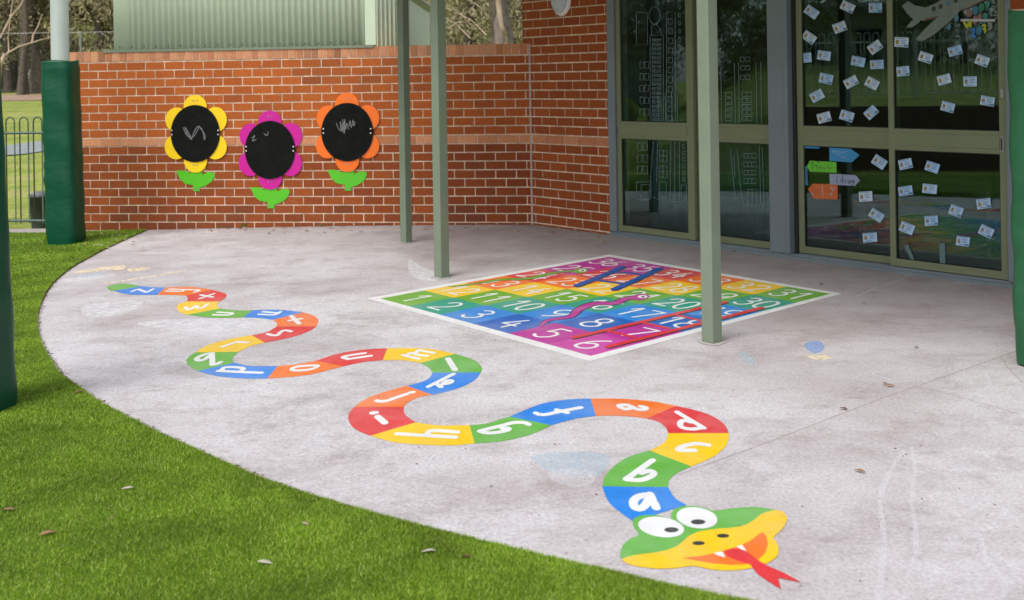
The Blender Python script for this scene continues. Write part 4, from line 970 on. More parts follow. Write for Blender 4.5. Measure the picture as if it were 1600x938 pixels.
# coloured shapes and figures hanging right of the aeroplane
cutm = {k: plain('cutout_'+k, c, .6) for k, c in dict(blue=(.04, .15, .25), green=(.02, .18, .09), pink=(.22, .12, .11), teal=(.04, .18, .15), lime=(.38, .42, .02), cream=(.22, .22, .16), azure=(.02, .16, .45)).items()}
for nm, k, c, rx, ry, lab in (('paper_disc', 'blue', (1212, 138), 42, 60, 'blue oval paper disc right of the aeroplane'), ('paper_disc', 'green', (1295, 98), 38, 55, 'green oval paper disc right of the aeroplane, upper'),
                       ('paper_disc', 'pink', (1130, 180), 42, 45, 'dull pink paper disc nearest the aeroplane wing'), ('paper_disc', 'teal', (1375, 60), 30, 55, 'teal paper shape nearest the door stile'),
                       ('paper_disc', 'teal', (1345, 215), 36, 42, 'teal paper shape above the white bar'), ('paper_disc', 'pink', (1270, 235), 30, 50, 'pink paper shape between the blue and teal ones'), ('paper_disc', 'pink', (1210, 265), 34, 60, 'brownish pink paper shape over the white bar')):
    tag(gsheet('P5', ell(c[0], c[1], rx, ry, 8, 24), NDp, .001+.0003*random.random(), cutm[k], nm), lab, 'paper cutout', 'paper shapes beside the aeroplane')
tag(gsheet('P5', [(1018, 252), (1472, 255), (1472, 285), (1020, 284)], NDp+.0016, .001, plain('white_bar', (.40, .42, .46), .5), 'white_strip'), 'white horizontal strip behind the hanging figures', 'strip')
def figure(name, k, strokes, lab, hw=15):
    o = scrawl('P5', strokes, None, cutm[k], NDp+.0034, hw, name); tag(o, lab, 'paper figure', 'cut paper characters by the right stile')
figure('paper_letter', 'lime', [[(1065, 300), (1105, 365)], [(1105, 365), (1120, 310)], [(1120, 310), (1148, 350)], [(1148, 350), (1150, 265)]], 'lime paper letter W under the white strip')
figure('paper_figure', 'azure', [[(1165, 395), (1190, 385), (1198, 410), (1175, 475)], [(1175, 480), (1210, 482)]], 'bright blue paper figure 2', 17)
figure('paper_figure', 'lime', [[(1305, 345), (1325, 328), (1345, 345), (1320, 385)], [(1322, 388), (1350, 395), (1340, 425)]], 'lime paper figure 2 right of the blue oval', 13)
figure('paper_figure', 'cream', [[(1385, 305), (1425, 315), (1400, 340)], [(1400, 342), (1428, 360), (1392, 392)]], 'cream paper figure 3 nearest the stile', 14)
tag(gsheet('P5', ell(1262, 402, 40, 60, 5, 24), NDp+.002, .001, cutm['blue'], 'paper_figure'), 'blue oval paper figure 0 between the two figures 2', 'paper figure', 'cut paper characters by the right stile')
for z, pts, lab in (('D8', [(890, 638), (925, 640), (928, 768), (896, 766)], 'upright strip of clear tape low on the rightmost leaf'), ('D8', [(683, 655), (708, 643), (748, 740), (735, 752)], 'slanted strip of clear tape low on the rightmost leaf')):
    tag(gsheet(z, pts, NDp, .0008, plain('tape', (.10, .17, .17), .4), 'tape_strip'), lab, 'tape')
# white pen drawings of towers on the left pair
mpaint = plain('window_pen', (.17, .25, .29), .7, var=.5, scale=40)
def rect(a, b, c, d): return [(a, b), (c, b), (c, d), (a, d), (a, b)]
def drawing(parent, n, S6, S7, label):
    for z, lst in (('D5', S6), ('D7', S7)):
        mb = MB()
        f = on_glass(z, n)
        for i, s_ in enumerate(lst):
            s_ = [(x+random.uniform(-1.5, 1.5), y+random.uniform(-2, 2)) for x, y in s_]
            stroke_poly(mb, s_, 1.1, 1.2, lambda x, y, k, i_=i % 12: f(x, y, k+i_*3), sm=False)
        o = mb.build('pen_drawing', mpaint, parent); o['label'] = label+(' in the upper pane' if z == 'D5' else ' in the lower pane')
A5_, A7_ = [], []
A5_ += [rect(222, 80, 292, 285), ell(338, 100, 36, 55, 0, 18)+[(374, 100)], rect(415, 78, 468, 770), rect(310, 225, 392, 772), [(318, 225), (322, 160), (345, 150), (372, 185), (384, 225)]]
for y in range(250, 760, 28):
    for x in range(322, 385, 16): A5_.append(rect(x, y, x+9, y+17))
for y in range(120, 760, 62): A5_.append(rect(426, y, 452, y+34)); 
for y in range(395, 760, 75): A5_ += [rect(245, y, 268, y+40), rect(275, y, 300, y+40)]
for y in range(30, 240, 52): A5_.append(ell(497, y+15, 7, 13, 0, 10))
for x in (360, 405, 445, 480): A5_.append([(x, 590), (x+4, 772)])
for y in (100, 180, 255): A7_ += [rect(240, y, 268, y+50), rect(276, y, 306, y+50)]
for y in (150, 255): A7_ += [rect(385, y, 435, y+75), [(410, y), (410, y+75)], [(385, y+36), (435, y+36)]]
A7_ += [[(372, 95), (368, 360)], [(462, 90), (458, 490)], [(487, 90), (486, 490)], [(520, 90), (518, 490)], [(345, 90), (325, 350), (330, 465), (365, 465)], rect(232, 360, 330, 470), rect(262, 380, 318, 478), rect(385, 360, 430, 465), [(215, 460), (265, 480), (320, 478)], [(370, 475), (450, 490), (560, 490)], rect(530, 380, 565, 480)]
for y in range(115, 360, 44): A7_.append(ell(547, y+8, 9, 13, 0, 10))
drawing(DA, -.014-.0130, A5_, A7_, 'white line drawing of towers with windows')
C5_, C7_ = [], []
for y in range(150, 300, 28): C5_.append(ell(592, y, 7, 13, 0, 10))
for y in range(340, 740, 45): C5_.append(ell(594, y, 7, 13, 0, 10))
for y in (365, 420, 480): C5_ += [rect(885, y, 910, y+28), rect(920, y, 945, y+28)]
for y in range(590, 780, 38): C5_ += [rect(895, y, 925, y+26), rect(928, y, 958, y+26), rect(790, y, 830, y+28)]
for x in (760, 845, 872, 985, 1015): C5_.append([(x, 400), (x+6, 785)])
for y in range(172, 350, 56): C7_ += [rect(948, y, 1030, y+30), [(975, y), (975, y+30)], [(1002, y), (1002, y+30)]]
C7_ += [[(860, 150), (890, 470)], [(902, 150), (930, 430), (950, 512)], rect(975, 410, 1035, 515), [(1005, 412), (1005, 512)], [(868, 470), (905, 468)], [(945, 512), (1020, 518)], [(1050, 120), (1060, 500), (1085, 535), (1115, 540)], [(1070, 130), (1085, 530)], [(880, 180), (890, 330)]]
drawing(DB, -.064-.0130, C5_, C7_, 'white line drawing of blocks and windows')

# ============================================================ LITTER
leafm = [plain('dry_leaf_%d' % i, c, .7, var=.2, scale=60) for i, c in enumerate(((.36, .19, .10), (.50, .38, .25), (.22, .11, .055), (.52, .48, .38)))]
def leaf_mesh(L, Wd, mat):
    mb = MB(); N = 7
    for i in range(N+1):
        t = i/N; w = Wd*sin(pi*min(max(t, .02), .98))**.8; c = .10*L*sin(pi*t)+.06*L*sin(5*t+L*900)*t; mb.v += [(L*(t-.5), -w+.1*L*t*t, c*.5+w*.3), (L*(t-.5), .1*L*t*t, c*.35), (L*(t-.5), w+.1*L*t*t, c*.5+w*.3)]
    for i in range(N):
        for k in range(2): a = 3*i+k; mb.f.append((a, a+1, a+4, a+3)); mb.c.append(None)
    o = mb.build('fallen_leaf', mat, smooth=True); md = o.modifiers.new('s', 'SOLIDIFY'); md.thickness = .0006; return o
protos = [leaf_mesh(.05, .009, leafm[0]), leaf_mesh(.038, .008, leafm[1]), leaf_mesh(.028, .010, leafm[2]), leaf_mesh(.04, .007, leafm[3])]
LV = [(670, 871, 3, 'long pale leaf on the turf by the slab edge'), (200, 771, 3, 'pale curled leaf on the open turf'), (187, 769, 1, 'rounder pale leaf touching the curled one'), (76, 842, 0, 'long rusty leaf on the turf, lowest at the left'), (12, 805, 0, 'small brown leaf at the far left of the turf'),
      (414, 889, 3, 'white leaf scrap on the turf near the bottom edge'), (476, 827, 1, 'tiny white scrap on the turf'), (147, 767, 2, 'small brown leaf left of the pale pair'), (174, 815, 2, 'tiny tan leaf below the pale pair'), (124, 619, 0, 'orange leaf on turf by the curved slab edge'),
      (673, 848, 1, 'thin pale leaf right at the slab edge'), (728, 879, 2, 'tan leaf on turf under the snake coils'), (1390, 605, 0, 'green brown leaf beside the slab crack'), (1383, 602, 2, 'twin of dry leaves by the slab crack'), (1343, 739, 0, 'orange leaf on open concrete at right'), (1318, 641, 2, 'brown twig leaf on the slab crack'),
      (1283, 446, 2, 'brown leaf by the right tip of the board'), (1350, 476, 0, 'orange leaf right of the board tip'), (1146, 394, 0, 'brown leaf against the door track behind the post'), (1590, 532, 2, 'brown leaf at the foot of the right padded pole'), (1432, 545, 2, 'dark leaf on concrete near the chalk zigzag'), (381, 354, 1, 'yellow weed leaf at the foot of the brick wall')]
for k in range(26):
    x = random.uniform(125, 225); y = random.uniform(366, 392); LV.append((x, y, random.choice((1, 3, 1, 0)), None))
for k in range(34):
    x = random.uniform(300, 950); yb = 362 if x > 300 else 368; LV.append((x, 357+random.random()**2*9+(max(0, x-830)*.13), random.choice((0, 1, 2)), None))
gcount = 0
for i, (x, y, k, lab) in enumerate(LV):
    src = protos[k]; o = src.copy(); COL.objects.link(o); q = G(x, y); turf = lab is None and x < 226 or (lab and 'turf' in lab)
    o.location = (q.x, q.y, q.z+(.017 if turf else .006)); o.rotation_euler = (random.uniform(-.2, .2), random.uniform(-.2, .2), random.uniform(0, 6.28) if lab is None else random.uniform(-1.1, 1.1)); s_ = random.uniform(.9, 1.3)*(1 if lab else 1.25); o.scale = (s_, s_, s_)
    if lab: tag(o, lab, 'leaf', 'fallen leaves on turf and concrete')
    elif x < 226: tag(o, 'pale dry leaf among many on the turf strip at the foot of the brick wall', 'leaf', 'dry leaves on the turf by the padded pole')
    else: tag(o, 'small dry leaf in the litter line along the base of the brick walls', 'leaf', 'leaf litter at the foot of the walls')
for o in protos: bpy.data.objects.remove(o)

# ============================================================ SHED BEHIND THE WALL
shed = empty('green_shed', LEFT.w(2, -.6, 0), label='pale green corrugated steel shed rising behind the brick wall', cat='shed')
SU = Plane(LEFT.w(0, -.10, 0).xy, LEFT.w(LEFT.len, -.10, 0).xy)
ua = SU.uz(178, 60)[0]; ub = SU.uz(586, 60)[0]
mb = MB(); pit = .066; n = int((ub-ua)/pit*8); ZS = 3.4
sk = ua+.16
us = [ua]+[ua+(ub-ua)*k/n for k in range(n+1)]
for k in range(n+1):
    u = ua+(ub-ua)*k/n; d = .009*sin(2*pi*(u-ua)/pit) if sk-.0 < u < ub-.09 else .0
    for zz in (CAPZ+.002, ZS): mb.v.append(tuple(SU.w(u, d, zz)))
for k in range(n): mb.f.append((2*k, 2*k+2, 2*k+3, 2*k+1)); mb.c.append(None)
mb.build('corrugated_wall', M['shed'], shed, smooth=True, solid=.002)
fl = MB(); fl.box(SU.uz(169, 80)[0], ub+.012, .012, .114, CAPZ+.0015, CAPZ+.014, SU.m); fl.box(SU.uz(169, 80)[0], ub+.012, .108, .1135, CAPZ-.012, CAPZ+.0014, SU.m); fl.build('base_flashing', M['post'], shed)
for k in range(int((ub-ua)/(.132))):
    u = ua+.07+k*.132; c = SU.w(u, .010, CAPZ+.045); sc_ = MB(); sc_.tube([c, c+SU.n*.008], .0055, 8); sc_.build('screw', M['dark'], shed)
ct = MB(); ct.box(ub-.10, ub+.012, .002, .010, CAPZ+.016, ZS, SU.m); ct.build('corner_trim', M['shed'], shed, bevel=.003)
# side face going back
B0 = SU.w(ub, 0, 0); B1 = AT(641, 60, B0.y+.35); B2 = AT(672, 60, B0.y+2.6)
sd = MB()
def rib(p, q, n, amp):
    d = (q-p); L = d.length; d.normalize(); nn = Vector((d.y, -d.x, 0)); out = []
    for k in range(n+1):
        t = k/n; a = amp*max(0, sin(2*pi*k/8.0))**2; out.append(p+d*L*t+nn*a)
    return out
Ptop = lambda v, z: (v.x, v.y, z)
pts = rib(Vector((B0.x+.01, B0.y, 0)), Vector((B1.x, B1.y, 0)), 64, .012)+rib(Vector((B1.x, B1.y, 0)), Vector((B2.x, B2.y, 0)), 60, .006)
for i, q in enumerate(pts):
    t = max(0, i-64)/60; zt = 2.26-.0*t if i > 64 else ZS
    zt = ZS if i <= 64 else AT(641, -2, B1.y).z*(1-t)+AT(672, 16, B2.y).z*t
    sd.v += [(q.x, q.y, 0), (q.x, q.y, zt)]
for i in range(len(pts)-1): sd.f.append((2*i, 2*i+2, 2*i+3, 2*i+1)); sd.c.append(None)
sd.build('side_wall', M['shed'], shed, solid=.002)
gt = MB(); a0, a1 = AT(640, -4, B1.y), AT(673, 14, B2.y); d_ = (a1-a0)
gt.tube([a0-d_*.4+Vector((0, -.04, .03)), a1+d_*.02+Vector((0, -.04, .0))], .05, 4); gt.build('barge_trim', M['pole'], shed)

# ============================================================ FENCE, BIN, CHAIN LINK
def bow_fence(p0, p1, zf, name, label, group=None, h=1.2, pitch=.158, mat='fence'):
    e = empty(name, (p0[0], p0[1], zf(p0[0], p0[1])), label=label, cat='fence', group=group)
    d = Vector((p1[0]-p0[0], p1[1]-p0[1], 0)); L = d.length; d.normalize(); n = int(L/pitch)
    pk = MB(); w = pitch*.5*.62
    for i in range(n):
        c = Vector((p0[0], p0[1], 0))+d*(i+.5)*pitch; zz = zf(c.x, c.y)
        P = [c-d*w+Vector((0, 0, zz+.06))]
        for k in range(9): a = pi-pi*k/8; P.append(c+d*w*cos(a)+Vector((0, 0, zz+h-w+w*sin(a))))
        P.append(c+d*w+Vector((0, 0, zz+.06)))
        pk.tube(P, .008, 6)
    pk.build('pickets', M[mat], e, smooth=True)
    for hh in (.09, h-.17):
        r = MB(); m_ = 6; r.tube([(p0[0]+d.x*L*k/m_, p0[1]+d.y*L*k/m_, zf(p0[0]+d.x*L*k/m_, p0[1]+d.y*L*k/m_)+hh) for k in range(m_+1)], .015, 6); r.build('rail', M[mat], e)
    k = 0.0
    while k <= L+.01:
        c = Vector((p0[0], p0[1], 0))+d*k; zz = zf(c.x, c.y); q = MB(); q.box(c.x-.025, c.x+.025, c.y-.025, c.y+.025, zz-.05, zz+h+.02); q.build('fence_post', M[mat], e); k += 2.4
    return e
fz = lambda x, y: g(-9)-.0
FY = F/148.0
bow_fence((-4.66, FY+.12), (-10, FY+.9), lambda x, y: CAMZ-228/148-.0, 'pool_fence', 'dark green bow topped metal fence left of the brick wall')
bow_fence((-10.4, 8.7), (-10.4, -8), lambda x, y: bank_z(x, min(y, 11.9)), 'pool_fence', 'pale green bow topped fence on the bank left of the yard', mat='fence2')
kb = MB(); kb.box(-10, -4.6, FY-.35, FY+.2, -.3, -.098); tag(kb.build('kerb', plain('kerb_concrete', (.42, .36, .34), .9, var=.15, scale=8)), 'narrow concrete strip under the bow topped fence', kind='structure')
bp = AT(58, 352, FY+.75); bn = empty('rubbish_bin', (bp.x, bp.y, -.16), label='small dark grey rubbish bin with a pale lid behind the fence', cat='bin')
mb = MB(); zt = AT(58, 306, bp.y).z
for j, (r, z) in enumerate(((.085, -.16), (.11, zt-.03), (.115, zt-.03), (.115, zt-.005))):
    for k in range(20): a = 2*pi*k/20; mb.v.append((bp.x+.03+r*cos(a), bp.y+r*sin(a), z))
for j in range(3):
    for k in range(20): a = j*20+k; b = j*20+(k+1) % 20; mb.f.append((a, b, b+20, a+20)); mb.c.append(None)
mb.build('bin_body', plain('bin_grey', (.05, .06, .055), .6), bn, smooth=True)
mb = MB(); mb.tube([(bp.x+.03, bp.y, zt-.005), (bp.x+.03, bp.y, zt+.02)], .122, 20); mb.tube([(bp.x+.03, bp.y, zt+.02), (bp.x+.03, bp.y, zt+.045)], [.09, .05], 20); mb.build('bin_lid', M['metal'], bn)
# chain link fence across the field: woven wire as geometry
cl = empty('chain_link_fence', (-14, 26, .3), label='thin chain link fence crossing the field behind the bow topped fence', cat='fence')
wm = MB(); X0, X1, YC = -16, 2.0, 26.0; Hc = AT(40, 52, YC).z-land_z(0, YC)
st_ = .085
def wire(p, q): 
    p, q = Vector(p), Vector(q); r = .0011; d = (q-p).normalized(); a = d.cross(Vector((0, 1, 0))).normalized()*r; wm.quad(p-a, p+a, q+a, q-a)
k = X0-Hc
while k < X1:
    a = max(k, X0); za = a-k; b = min(k+Hc, X1); zb2 = b-k; z0 = land_z(0, YC)
    wire((a, YC, z0+za), (b, YC, z0+zb2)); wire((a, YC+.004, z0+Hc-za), (b, YC+.004, z0+Hc-zb2)); k += st_
wm.build('wire_mesh', plain('old_wire', (.16, .16, .14), .6), cl)
for x in np.arange(X0, X1+.1, 3.25):
    q = MB(); q.tube([(x, YC+.03, land_z(0, YC)-.1), (x, YC+.03, land_z(0, YC)+Hc+.02)], .024, 8); q.build('fence_post', M['metal'], cl)
q = MB(); q.tube([(X0, YC+.02, land_z(0, YC)+Hc), (X1, YC+.02, land_z(0, YC)+Hc)], .004, 5); q.build('top_rail', M['metal'], cl)

# ============================================================ TREES
def foliage_mat(name, cols, trans=.25):
    m, t, b = NT(name); an = nd(t, 'ShaderNodeAttribute'); an.attribute_name = 'tone'
    c = ramp(t, an.outputs['Fac'], [(i/(len(cols)-1), c) for i, c in enumerate(cols)])
    lk(t, c, b.inputs['Base Color']); b.inputs['Roughness'].default_value = .6; b.inputs['Specular IOR Level'].default_value = .25
    return m
FOL = [foliage_mat('gum_leaves', [(.12, .14, .06), (.26, .27, .11), (.40, .38, .19), (.55, .50, .33)]), foliage_mat('wattle_leaves', [(.12, .14, .06), (.27, .29, .11), (.43, .42, .20), (.58, .53, .34)]),
       foliage_mat('oak_needles', [(.12, .12, .06), (.28, .26, .14), (.42, .37, .22), (.56, .48, .34)])]
BARK = [plain('dark_bark', (.11, .09, .07), .95, var=.5, scale=9, spec=.1, bmp=.6), plain('grey_bark', (.22, .18, .15), .95, var=.45, scale=7, spec=.1, bmp=.6), plain('pale_bark', (.48, .36, .27), .85, var=.25, scale=5, spec=.15)]
def crown_mesh(name, n, R, H, z0, leaf, seed, clumps=40, mat=0):
    r = np.random.default_rng(seed)
    th = r.random(clumps)*2*pi; rr = np.sqrt(r.random(clumps))*R; zz = z0+r.random(clumps)*H
    prof = 1-.45*((zz-z0)/H)**1.5; cx, cy = rr*np.cos(th)*prof, rr*np.sin(th)*prof; cr = (.22+.28*r.random(clumps))*R*.75; tone0 = r.random(clumps)
    ci = r.integers(0, clumps, n); v = r.normal(0, 1, (n, 3)); v /= np.linalg.norm(v, axis=1)[:, None]; v *= (r.random(n)**.45)[:, None]
    C = np.stack([cx[ci]+v[:, 0]*cr[ci], cy[ci]+v[:, 1]*cr[ci], zz[ci]+v[:, 2]*cr[ci]*.8], 1)
    a = r.normal(0, 1, (n, 3)); a[:, 2] -= .6; a /= np.linalg.norm(a, axis=1)[:, None]; b = np.cross(a, r.normal(0, 1, (n, 3))); b /= np.linalg.norm(b, axis=1)[:, None]
    l = leaf*(.6+.8*r.random(n))[:, None]; w = l*.30
    V = np.stack([C-a*l-b*w*.2, C-b*w, C+a*l, C+b*w], 1).astype(np.float32)
    me = bpy.data.meshes.new(name); me.vertices.add(4*n); me.vertices.foreach_set('co', V.ravel()); me.loops.add(4*n); me.loops.foreach_set('vertex_index', np.arange(4*n, dtype=np.int32))
    me.polygons.add(n); me.polygons.foreach_set('loop_start', np.arange(0, 4*n, 4, dtype=np.int32)); me.update()
    tn = np.clip(.5*tone0[ci]+.5*r.random(n), 0, 1).astype(np.float32); at = me.attributes.new('tone', 'FLOAT', 'FACE'); at.data.foreach_set('value', tn)
    me.materials.append(FOL[mat]); return me
def trunk_mesh(name, H, r0, seed, mat, branches=9, z1=.35, spread=1.0):
    rn = random.Random(seed); mb = MB(); P = [Vector((0, 0, -.4))]; x = y = 0
    for k in range(1, 9): x += rn.uniform(-.12, .12)*H/9; y += rn.uniform(-.12, .12)*H/9; P.append(Vector((x, y, H*k/8)))
    mb.tube(P, [r0*(1.25 if k == 0 else 1-.85*k/8) for k in range(9)], 10)
    for b in range(branches):
        t = z1+(1-z1)*b/branches; i = int(t*8); s = P[min(i, 8)]; a = rn.random()*6.28; L = spread*H*(.22+.15*rn.random())*(1.1-t*.5); Q = [s]
        for k in range(1, 5): Q.append(s+Vector((cos(a), sin(a), .35+.3*rn.random()))*L*k/4+Vector((rn.uniform(-.1, .1), rn.uniform(-.1, .1), rn.uniform(-.12, .12)))*L)
        mb.tube(Q, [r0*.35*(1-.8*k/4)*(1-t*.5) for k in range(5)], 6)
        for c in range(2):
            s2 = Q[2+c]; a2 = a+rn.uniform(-1.2, 1.2); mb.tube([s2, s2+Vector((cos(a2), sin(a2), rn.uniform(-.2, .6)))*L*.3, s2+Vector((cos(a2), sin(a2), rn.uniform(-.3, .8)))*L*.55], [r0*.12, r0*.08, r0*.03], 5)
    me = bpy.data.meshes.new(name); me.from_pydata(mb.v, [], mb.f); me.materials.append(BARK[mat]); me.polygons.foreach_set('use_smooth', [True]*len(me.polygons)); return me
CR = [crown_mesh('crown_gum', 14000, 3.2, 5.5, 2.6, .085, 1, 46, 0), crown_mesh('crown_wattle', 15000, 2.6, 4.6, .9, .08, 2, 50, 1), crown_mesh('crown_oak', 14000, 2.3, 6.5, 1.6, .075, 3, 60, 2)]
TR = [trunk_mesh('trunk_gum', 8, .20, 1, 0), trunk_mesh('trunk_wattle', 5.5, .11, 2, 1, z1=.15), trunk_mesh('trunk_oak', 8.5, .17, 3, 0, z1=.2)]
def tree(kind, x, y, s, label, group, trunk=None, z=None):
    nm = ('gum_tree', 'wattle_tree', 'she_oak_tree')[kind]
    e = empty(nm, (x, y, land_z(x, y) if z is None else z), random.uniform(0, 6.28), label=label, cat='tree', group=group)
    e.scale = (1, 1, 1)
    for me, n_ in ((CR[kind], 'crown'), (TR[kind] if trunk is None else trunk, 'trunk')):
        o = bpy.data.objects.new(n_, me); COL.objects.link(o); o.parent = e; o.scale = (s, s, s*random.uniform(.9, 1.15))
    return e
GL = ['dark trunked gum tree in the forest edge beyond the fence and wall', 'pale green bushy wattle at the forest edge', 'olive brown she oak in the forest edge']
rt = random.Random(5)
spots = []
for y, n, x0, x1 in ((46, 10, -24, -9.5), (52, 9, -27, -10), (60, 8, -31, -12), (24, 3, -3.2, 1.2), (30, 5, -4.5, 2.5), (38, 6, -6, 4), (48, 7, -9, 6)):
    for k in range(n): spots.append((x0+(x1-x0)*(k+.5)/n+rt.uniform(-.7, .7), y+rt.uniform(-1.8, 1.8)))
for x, y in spots:
    kind = rt.choice((0, 1, 2, 2)) if y > 40 else rt.choice((1, 2, 2))
    tree(kind, x, y, rt.uniform(.85, 1.25)*(1.2 if y > 44 else .8), GL[kind], 'trees of the forest edge')
# bare trunks that stand in front of the foliage
def lone_trunk(px, py, Y, H, r, mat, label, seed, lean=0, br=3):
    p = AT(px, py, Y); z0 = land_z(p.x, Y); me = trunk_mesh('trunk_lone', H, r, seed, mat, br, .5)
    e = empty('forest_trunk', (p.x, Y, z0), 0, label=label, cat='tree'); o = bpy.data.objects.new('trunk', me); COL.objects.link(o); o.parent = e; o.rotation_euler = (0, lean, 0)
    q = bpy.data.objects.new('crown', CR[0]); COL.objects.link(q); q.parent = e; q.location = (0, 0, H*.62); q.scale = (.8, .8, .7)
for i, (px, r) in enumerate(((31, .14), (40, .17), (55, .24), (47, .10), (118, .15))):
    lone_trunk(px, 140, 43+i*.7, 9, r, 0, ['thin dark trunk left of the pale branch tree', 'dark upright trunk second from the left', 'thickest dark trunk beyond the field, beside the padded pole', 'slender dark trunk between two thicker ones', 'dark trunk right of the white pole'][i], 20+i, lean=rt.uniform(-.03, .03))
lone_trunk(791, 60, 19, 9, .20, 0, 'dark rough trunk rising just left of the building corner', 31, lean=.02, br=2)
lone_trunk(808, 60, 18, 9, .19, 1, 'pale grey trunk against the building corner', 32, lean=-.03, br=2)
pb_ = empty('pale_branch_tree', AT(-8, 250, 20), label='slender tree at the left edge with a long pale sweeping branch', cat='tree')
mb = MB(); pp = lambda a, Y=20: AT(a[0], a[1], Y)
mb.tube([pp((-12, 260)), pp((-8, 170)), pp((0, 100)), pp((8, 85))], [.07, .06, .045, .035], 8)
mb.tube([pp((2, 93)), pp((14, 82)), pp((30, 73)), pp((50, 67)), pp((62, 63)), pp((74, 60)), pp((100, 50), 20.5)], [.020, .018, .016, .013, .011, .009, .005], 6)
mb.tube([pp((14, 82)), pp((13, 60)), pp((15, 35)), pp((20, 0)), pp((26, -30))], [.013, .011, .010, .009, .007], 6)
mb.tube([pp((50, 67)), pp((52, 55)), pp((60, 40)), pp((66, 22))], [.016, .013, .010, .005], 5)
mb.tube([pp((0, 60)), pp((18, 25)), pp((33, 8)), pp((40, -8))], [.018, .015, .012, .009], 6)
mb.build('trunk', BARK[2], pb_, smooth=True)
b0 = AT(905, 0, 17)
fk = empty('forked_branch_tree', AT(790, 60, 17.4), label='smooth pale forked limb in front of the rough trunk by the building corner', cat='tree')
mb = MB(); mb.tube([AT(776, -20, 17.4), AT(780, 15, 17.4), AT(783, 38, 17.4), AT(788, 52, 17.4)], [.045, .04, .035, .03], 8); mb.tube([AT(783, 38, 17.4), AT(792, 62, 17.5), AT(786, 90, 17.6)], [.025, .02, .02], 6)
for a in ((700, 10, 745, 50), (720, -5, 770, 30), (735, 60, 690, 25), (760, 55, 715, 20), (700, 45, 730, 35)): mb.tube([AT(a[0], a[1], 17.8), AT((a[0]+a[2])/2, (a[1]+a[3])/2-5, 17.8), AT(a[2], a[3], 17.8)], [.010, .008, .006], 5)
mb.build('trunk', BARK[2], fk, smooth=True)

# things the doors mirror: the left side of the grounds
for k in range(13):
    y = -7+k*1.9
    if k in (6, 7): continue
    tree((2, 0, 1)[k % 3], -24+rt.uniform(-2.5, 2.5), y, rt.uniform(.9, 1.2), GL[(2, 0, 1)[k % 3]].replace('beyond the fence and wall', 'on the left bank').replace('at the forest edge', 'on the left bank').replace('in the forest edge', 'on the left bank'), 'trees on the bank left of the yard')
hut = empty('toilet_block', (-31, 14, .2), label='low brick hut with a pale metal roof on the left bank', cat='building')
room_ = empty('classroom_block', (-31, 5, .8), label='pale verandah classroom block far off on the left bank', cat='building')
q = MB(); q.box(-33, -30, 2.4, 8.2, .4, 3.6); q.build('wall', plain('classroom_wall', (.80, .80, .77), .8, var=.1), room_)
for yy in (3.1, 5.0, 6.9): q = MB(); q.box(-29.99, -29.94, yy-.5, yy+.5, 1.7, 2.9); q.build('window', M['dark'], room_)
for yy in (2.4, 4.3, 6.2, 8.1): q = MB(); q.box(-28.4, -28.3, yy, yy+.1, .5, 3.5); q.build('verandah_post', M['white'], room_)
q = MB(); q.box(-33.3, -28.2, 2.1, 8.5, 3.6, 3.75); q.build('roof', plain('classroom_roof', (.55, .56, .56), .5), room_)
hx_, hy_ = -31, 14.5
mb = MB(); mb.box(hx_-1.5, hx_+1.5, hy_-3, hy_+3, -.2, 2.9); mb.build('wall', plain('hut_wall', (.72, .75, .80), .9, var=.1, scale=8), hut)
mb = MB(); mb.box(hx_+1.51, hx_+1.6, hy_-3, hy_+3, 2.6, 2.9); mb.build('fascia_stripe', plain('fascia_orange', (.6, .18, .03), .7), hut)
mb = MB(); mb.quad((hx_+1.9, hy_-3.3, 2.9), (hx_+1.9, hy_+3.3, 2.9), (hx_, hy_+3.3, 4.0), (hx_, hy_-3.3, 4.0)); mb.quad((hx_-1.9, hy_-3.3, 2.9), (hx_-1.9, hy_+3.3, 2.9), (hx_, hy_+3.3, 4.0), (hx_, hy_-3.3, 4.0)); mb.build('roof', plain('roof_grey', (.35, .38, .40), .5, var=.1), hut, solid=.05)
rw = MB(); rw.box(-7.74, -7.6, -4, 8.9, -.2, .90); tag(rw.build('retaining_wall', plain('sleeper_brown', (.16, .085, .055), .9, var=.3, scale=5)), 'dark timber sleeper wall at the foot of the left bank', 'wall')

def forest_mass(name, x0, x1, y0, y1, z0, z1, n, leaf, seed, label, clumps=260):
    r = np.random.default_rng(seed); cl_ = np.stack([x0+(x1-x0)*r.random(clumps), y0+(y1-y0)*r.random(clumps), z0+(z1-z0)*r.random(clumps)**1.1], 1); rad = .7+1.3*r.random(clumps); tn0 = r.random(clumps)
    ci = r.integers(0, clumps, n); v = r.normal(0, 1, (n, 3)); v /= np.linalg.norm(v, axis=1)[:, None]; v *= (r.random(n)**.4)[:, None]; C = cl_[ci]+v*rad[ci][:, None]
    a = r.normal(0, 1, (n, 3)); a /= np.linalg.norm(a, axis=1)[:, None]; b = np.cross(a, r.normal(0, 1, (n, 3))); b /= np.linalg.norm(b, axis=1)[:, None]; l = leaf*(.6+.8*r.random(n))[:, None]; w = l*.4
    V = np.stack([C-a*l, C-b*w, C+a*l, C+b*w], 1).astype(np.float32); me = bpy.data.meshes.new(name); me.vertices.add(4*n); me.vertices.foreach_set('co', V.ravel()); me.loops.add(4*n); me.loops.foreach_set('vertex_index', np.arange(4*n, dtype=np.int32))
    me.polygons.add(n); me.polygons.foreach_set('loop_start', np.arange(0, 4*n, 4, dtype=np.int32)); me.update(); at = me.attributes.new('tone', 'FLOAT', 'FACE'); at.data.foreach_set('value', np.clip(.55*tn0[ci]+.45*r.random(n), 0, 1).astype(np.float32))
    me.materials.append(FOL[2]); o = bpy.data.objects.new(name, me); COL.objects.link(o); tag(o, label, 'forest', kind='stuff')
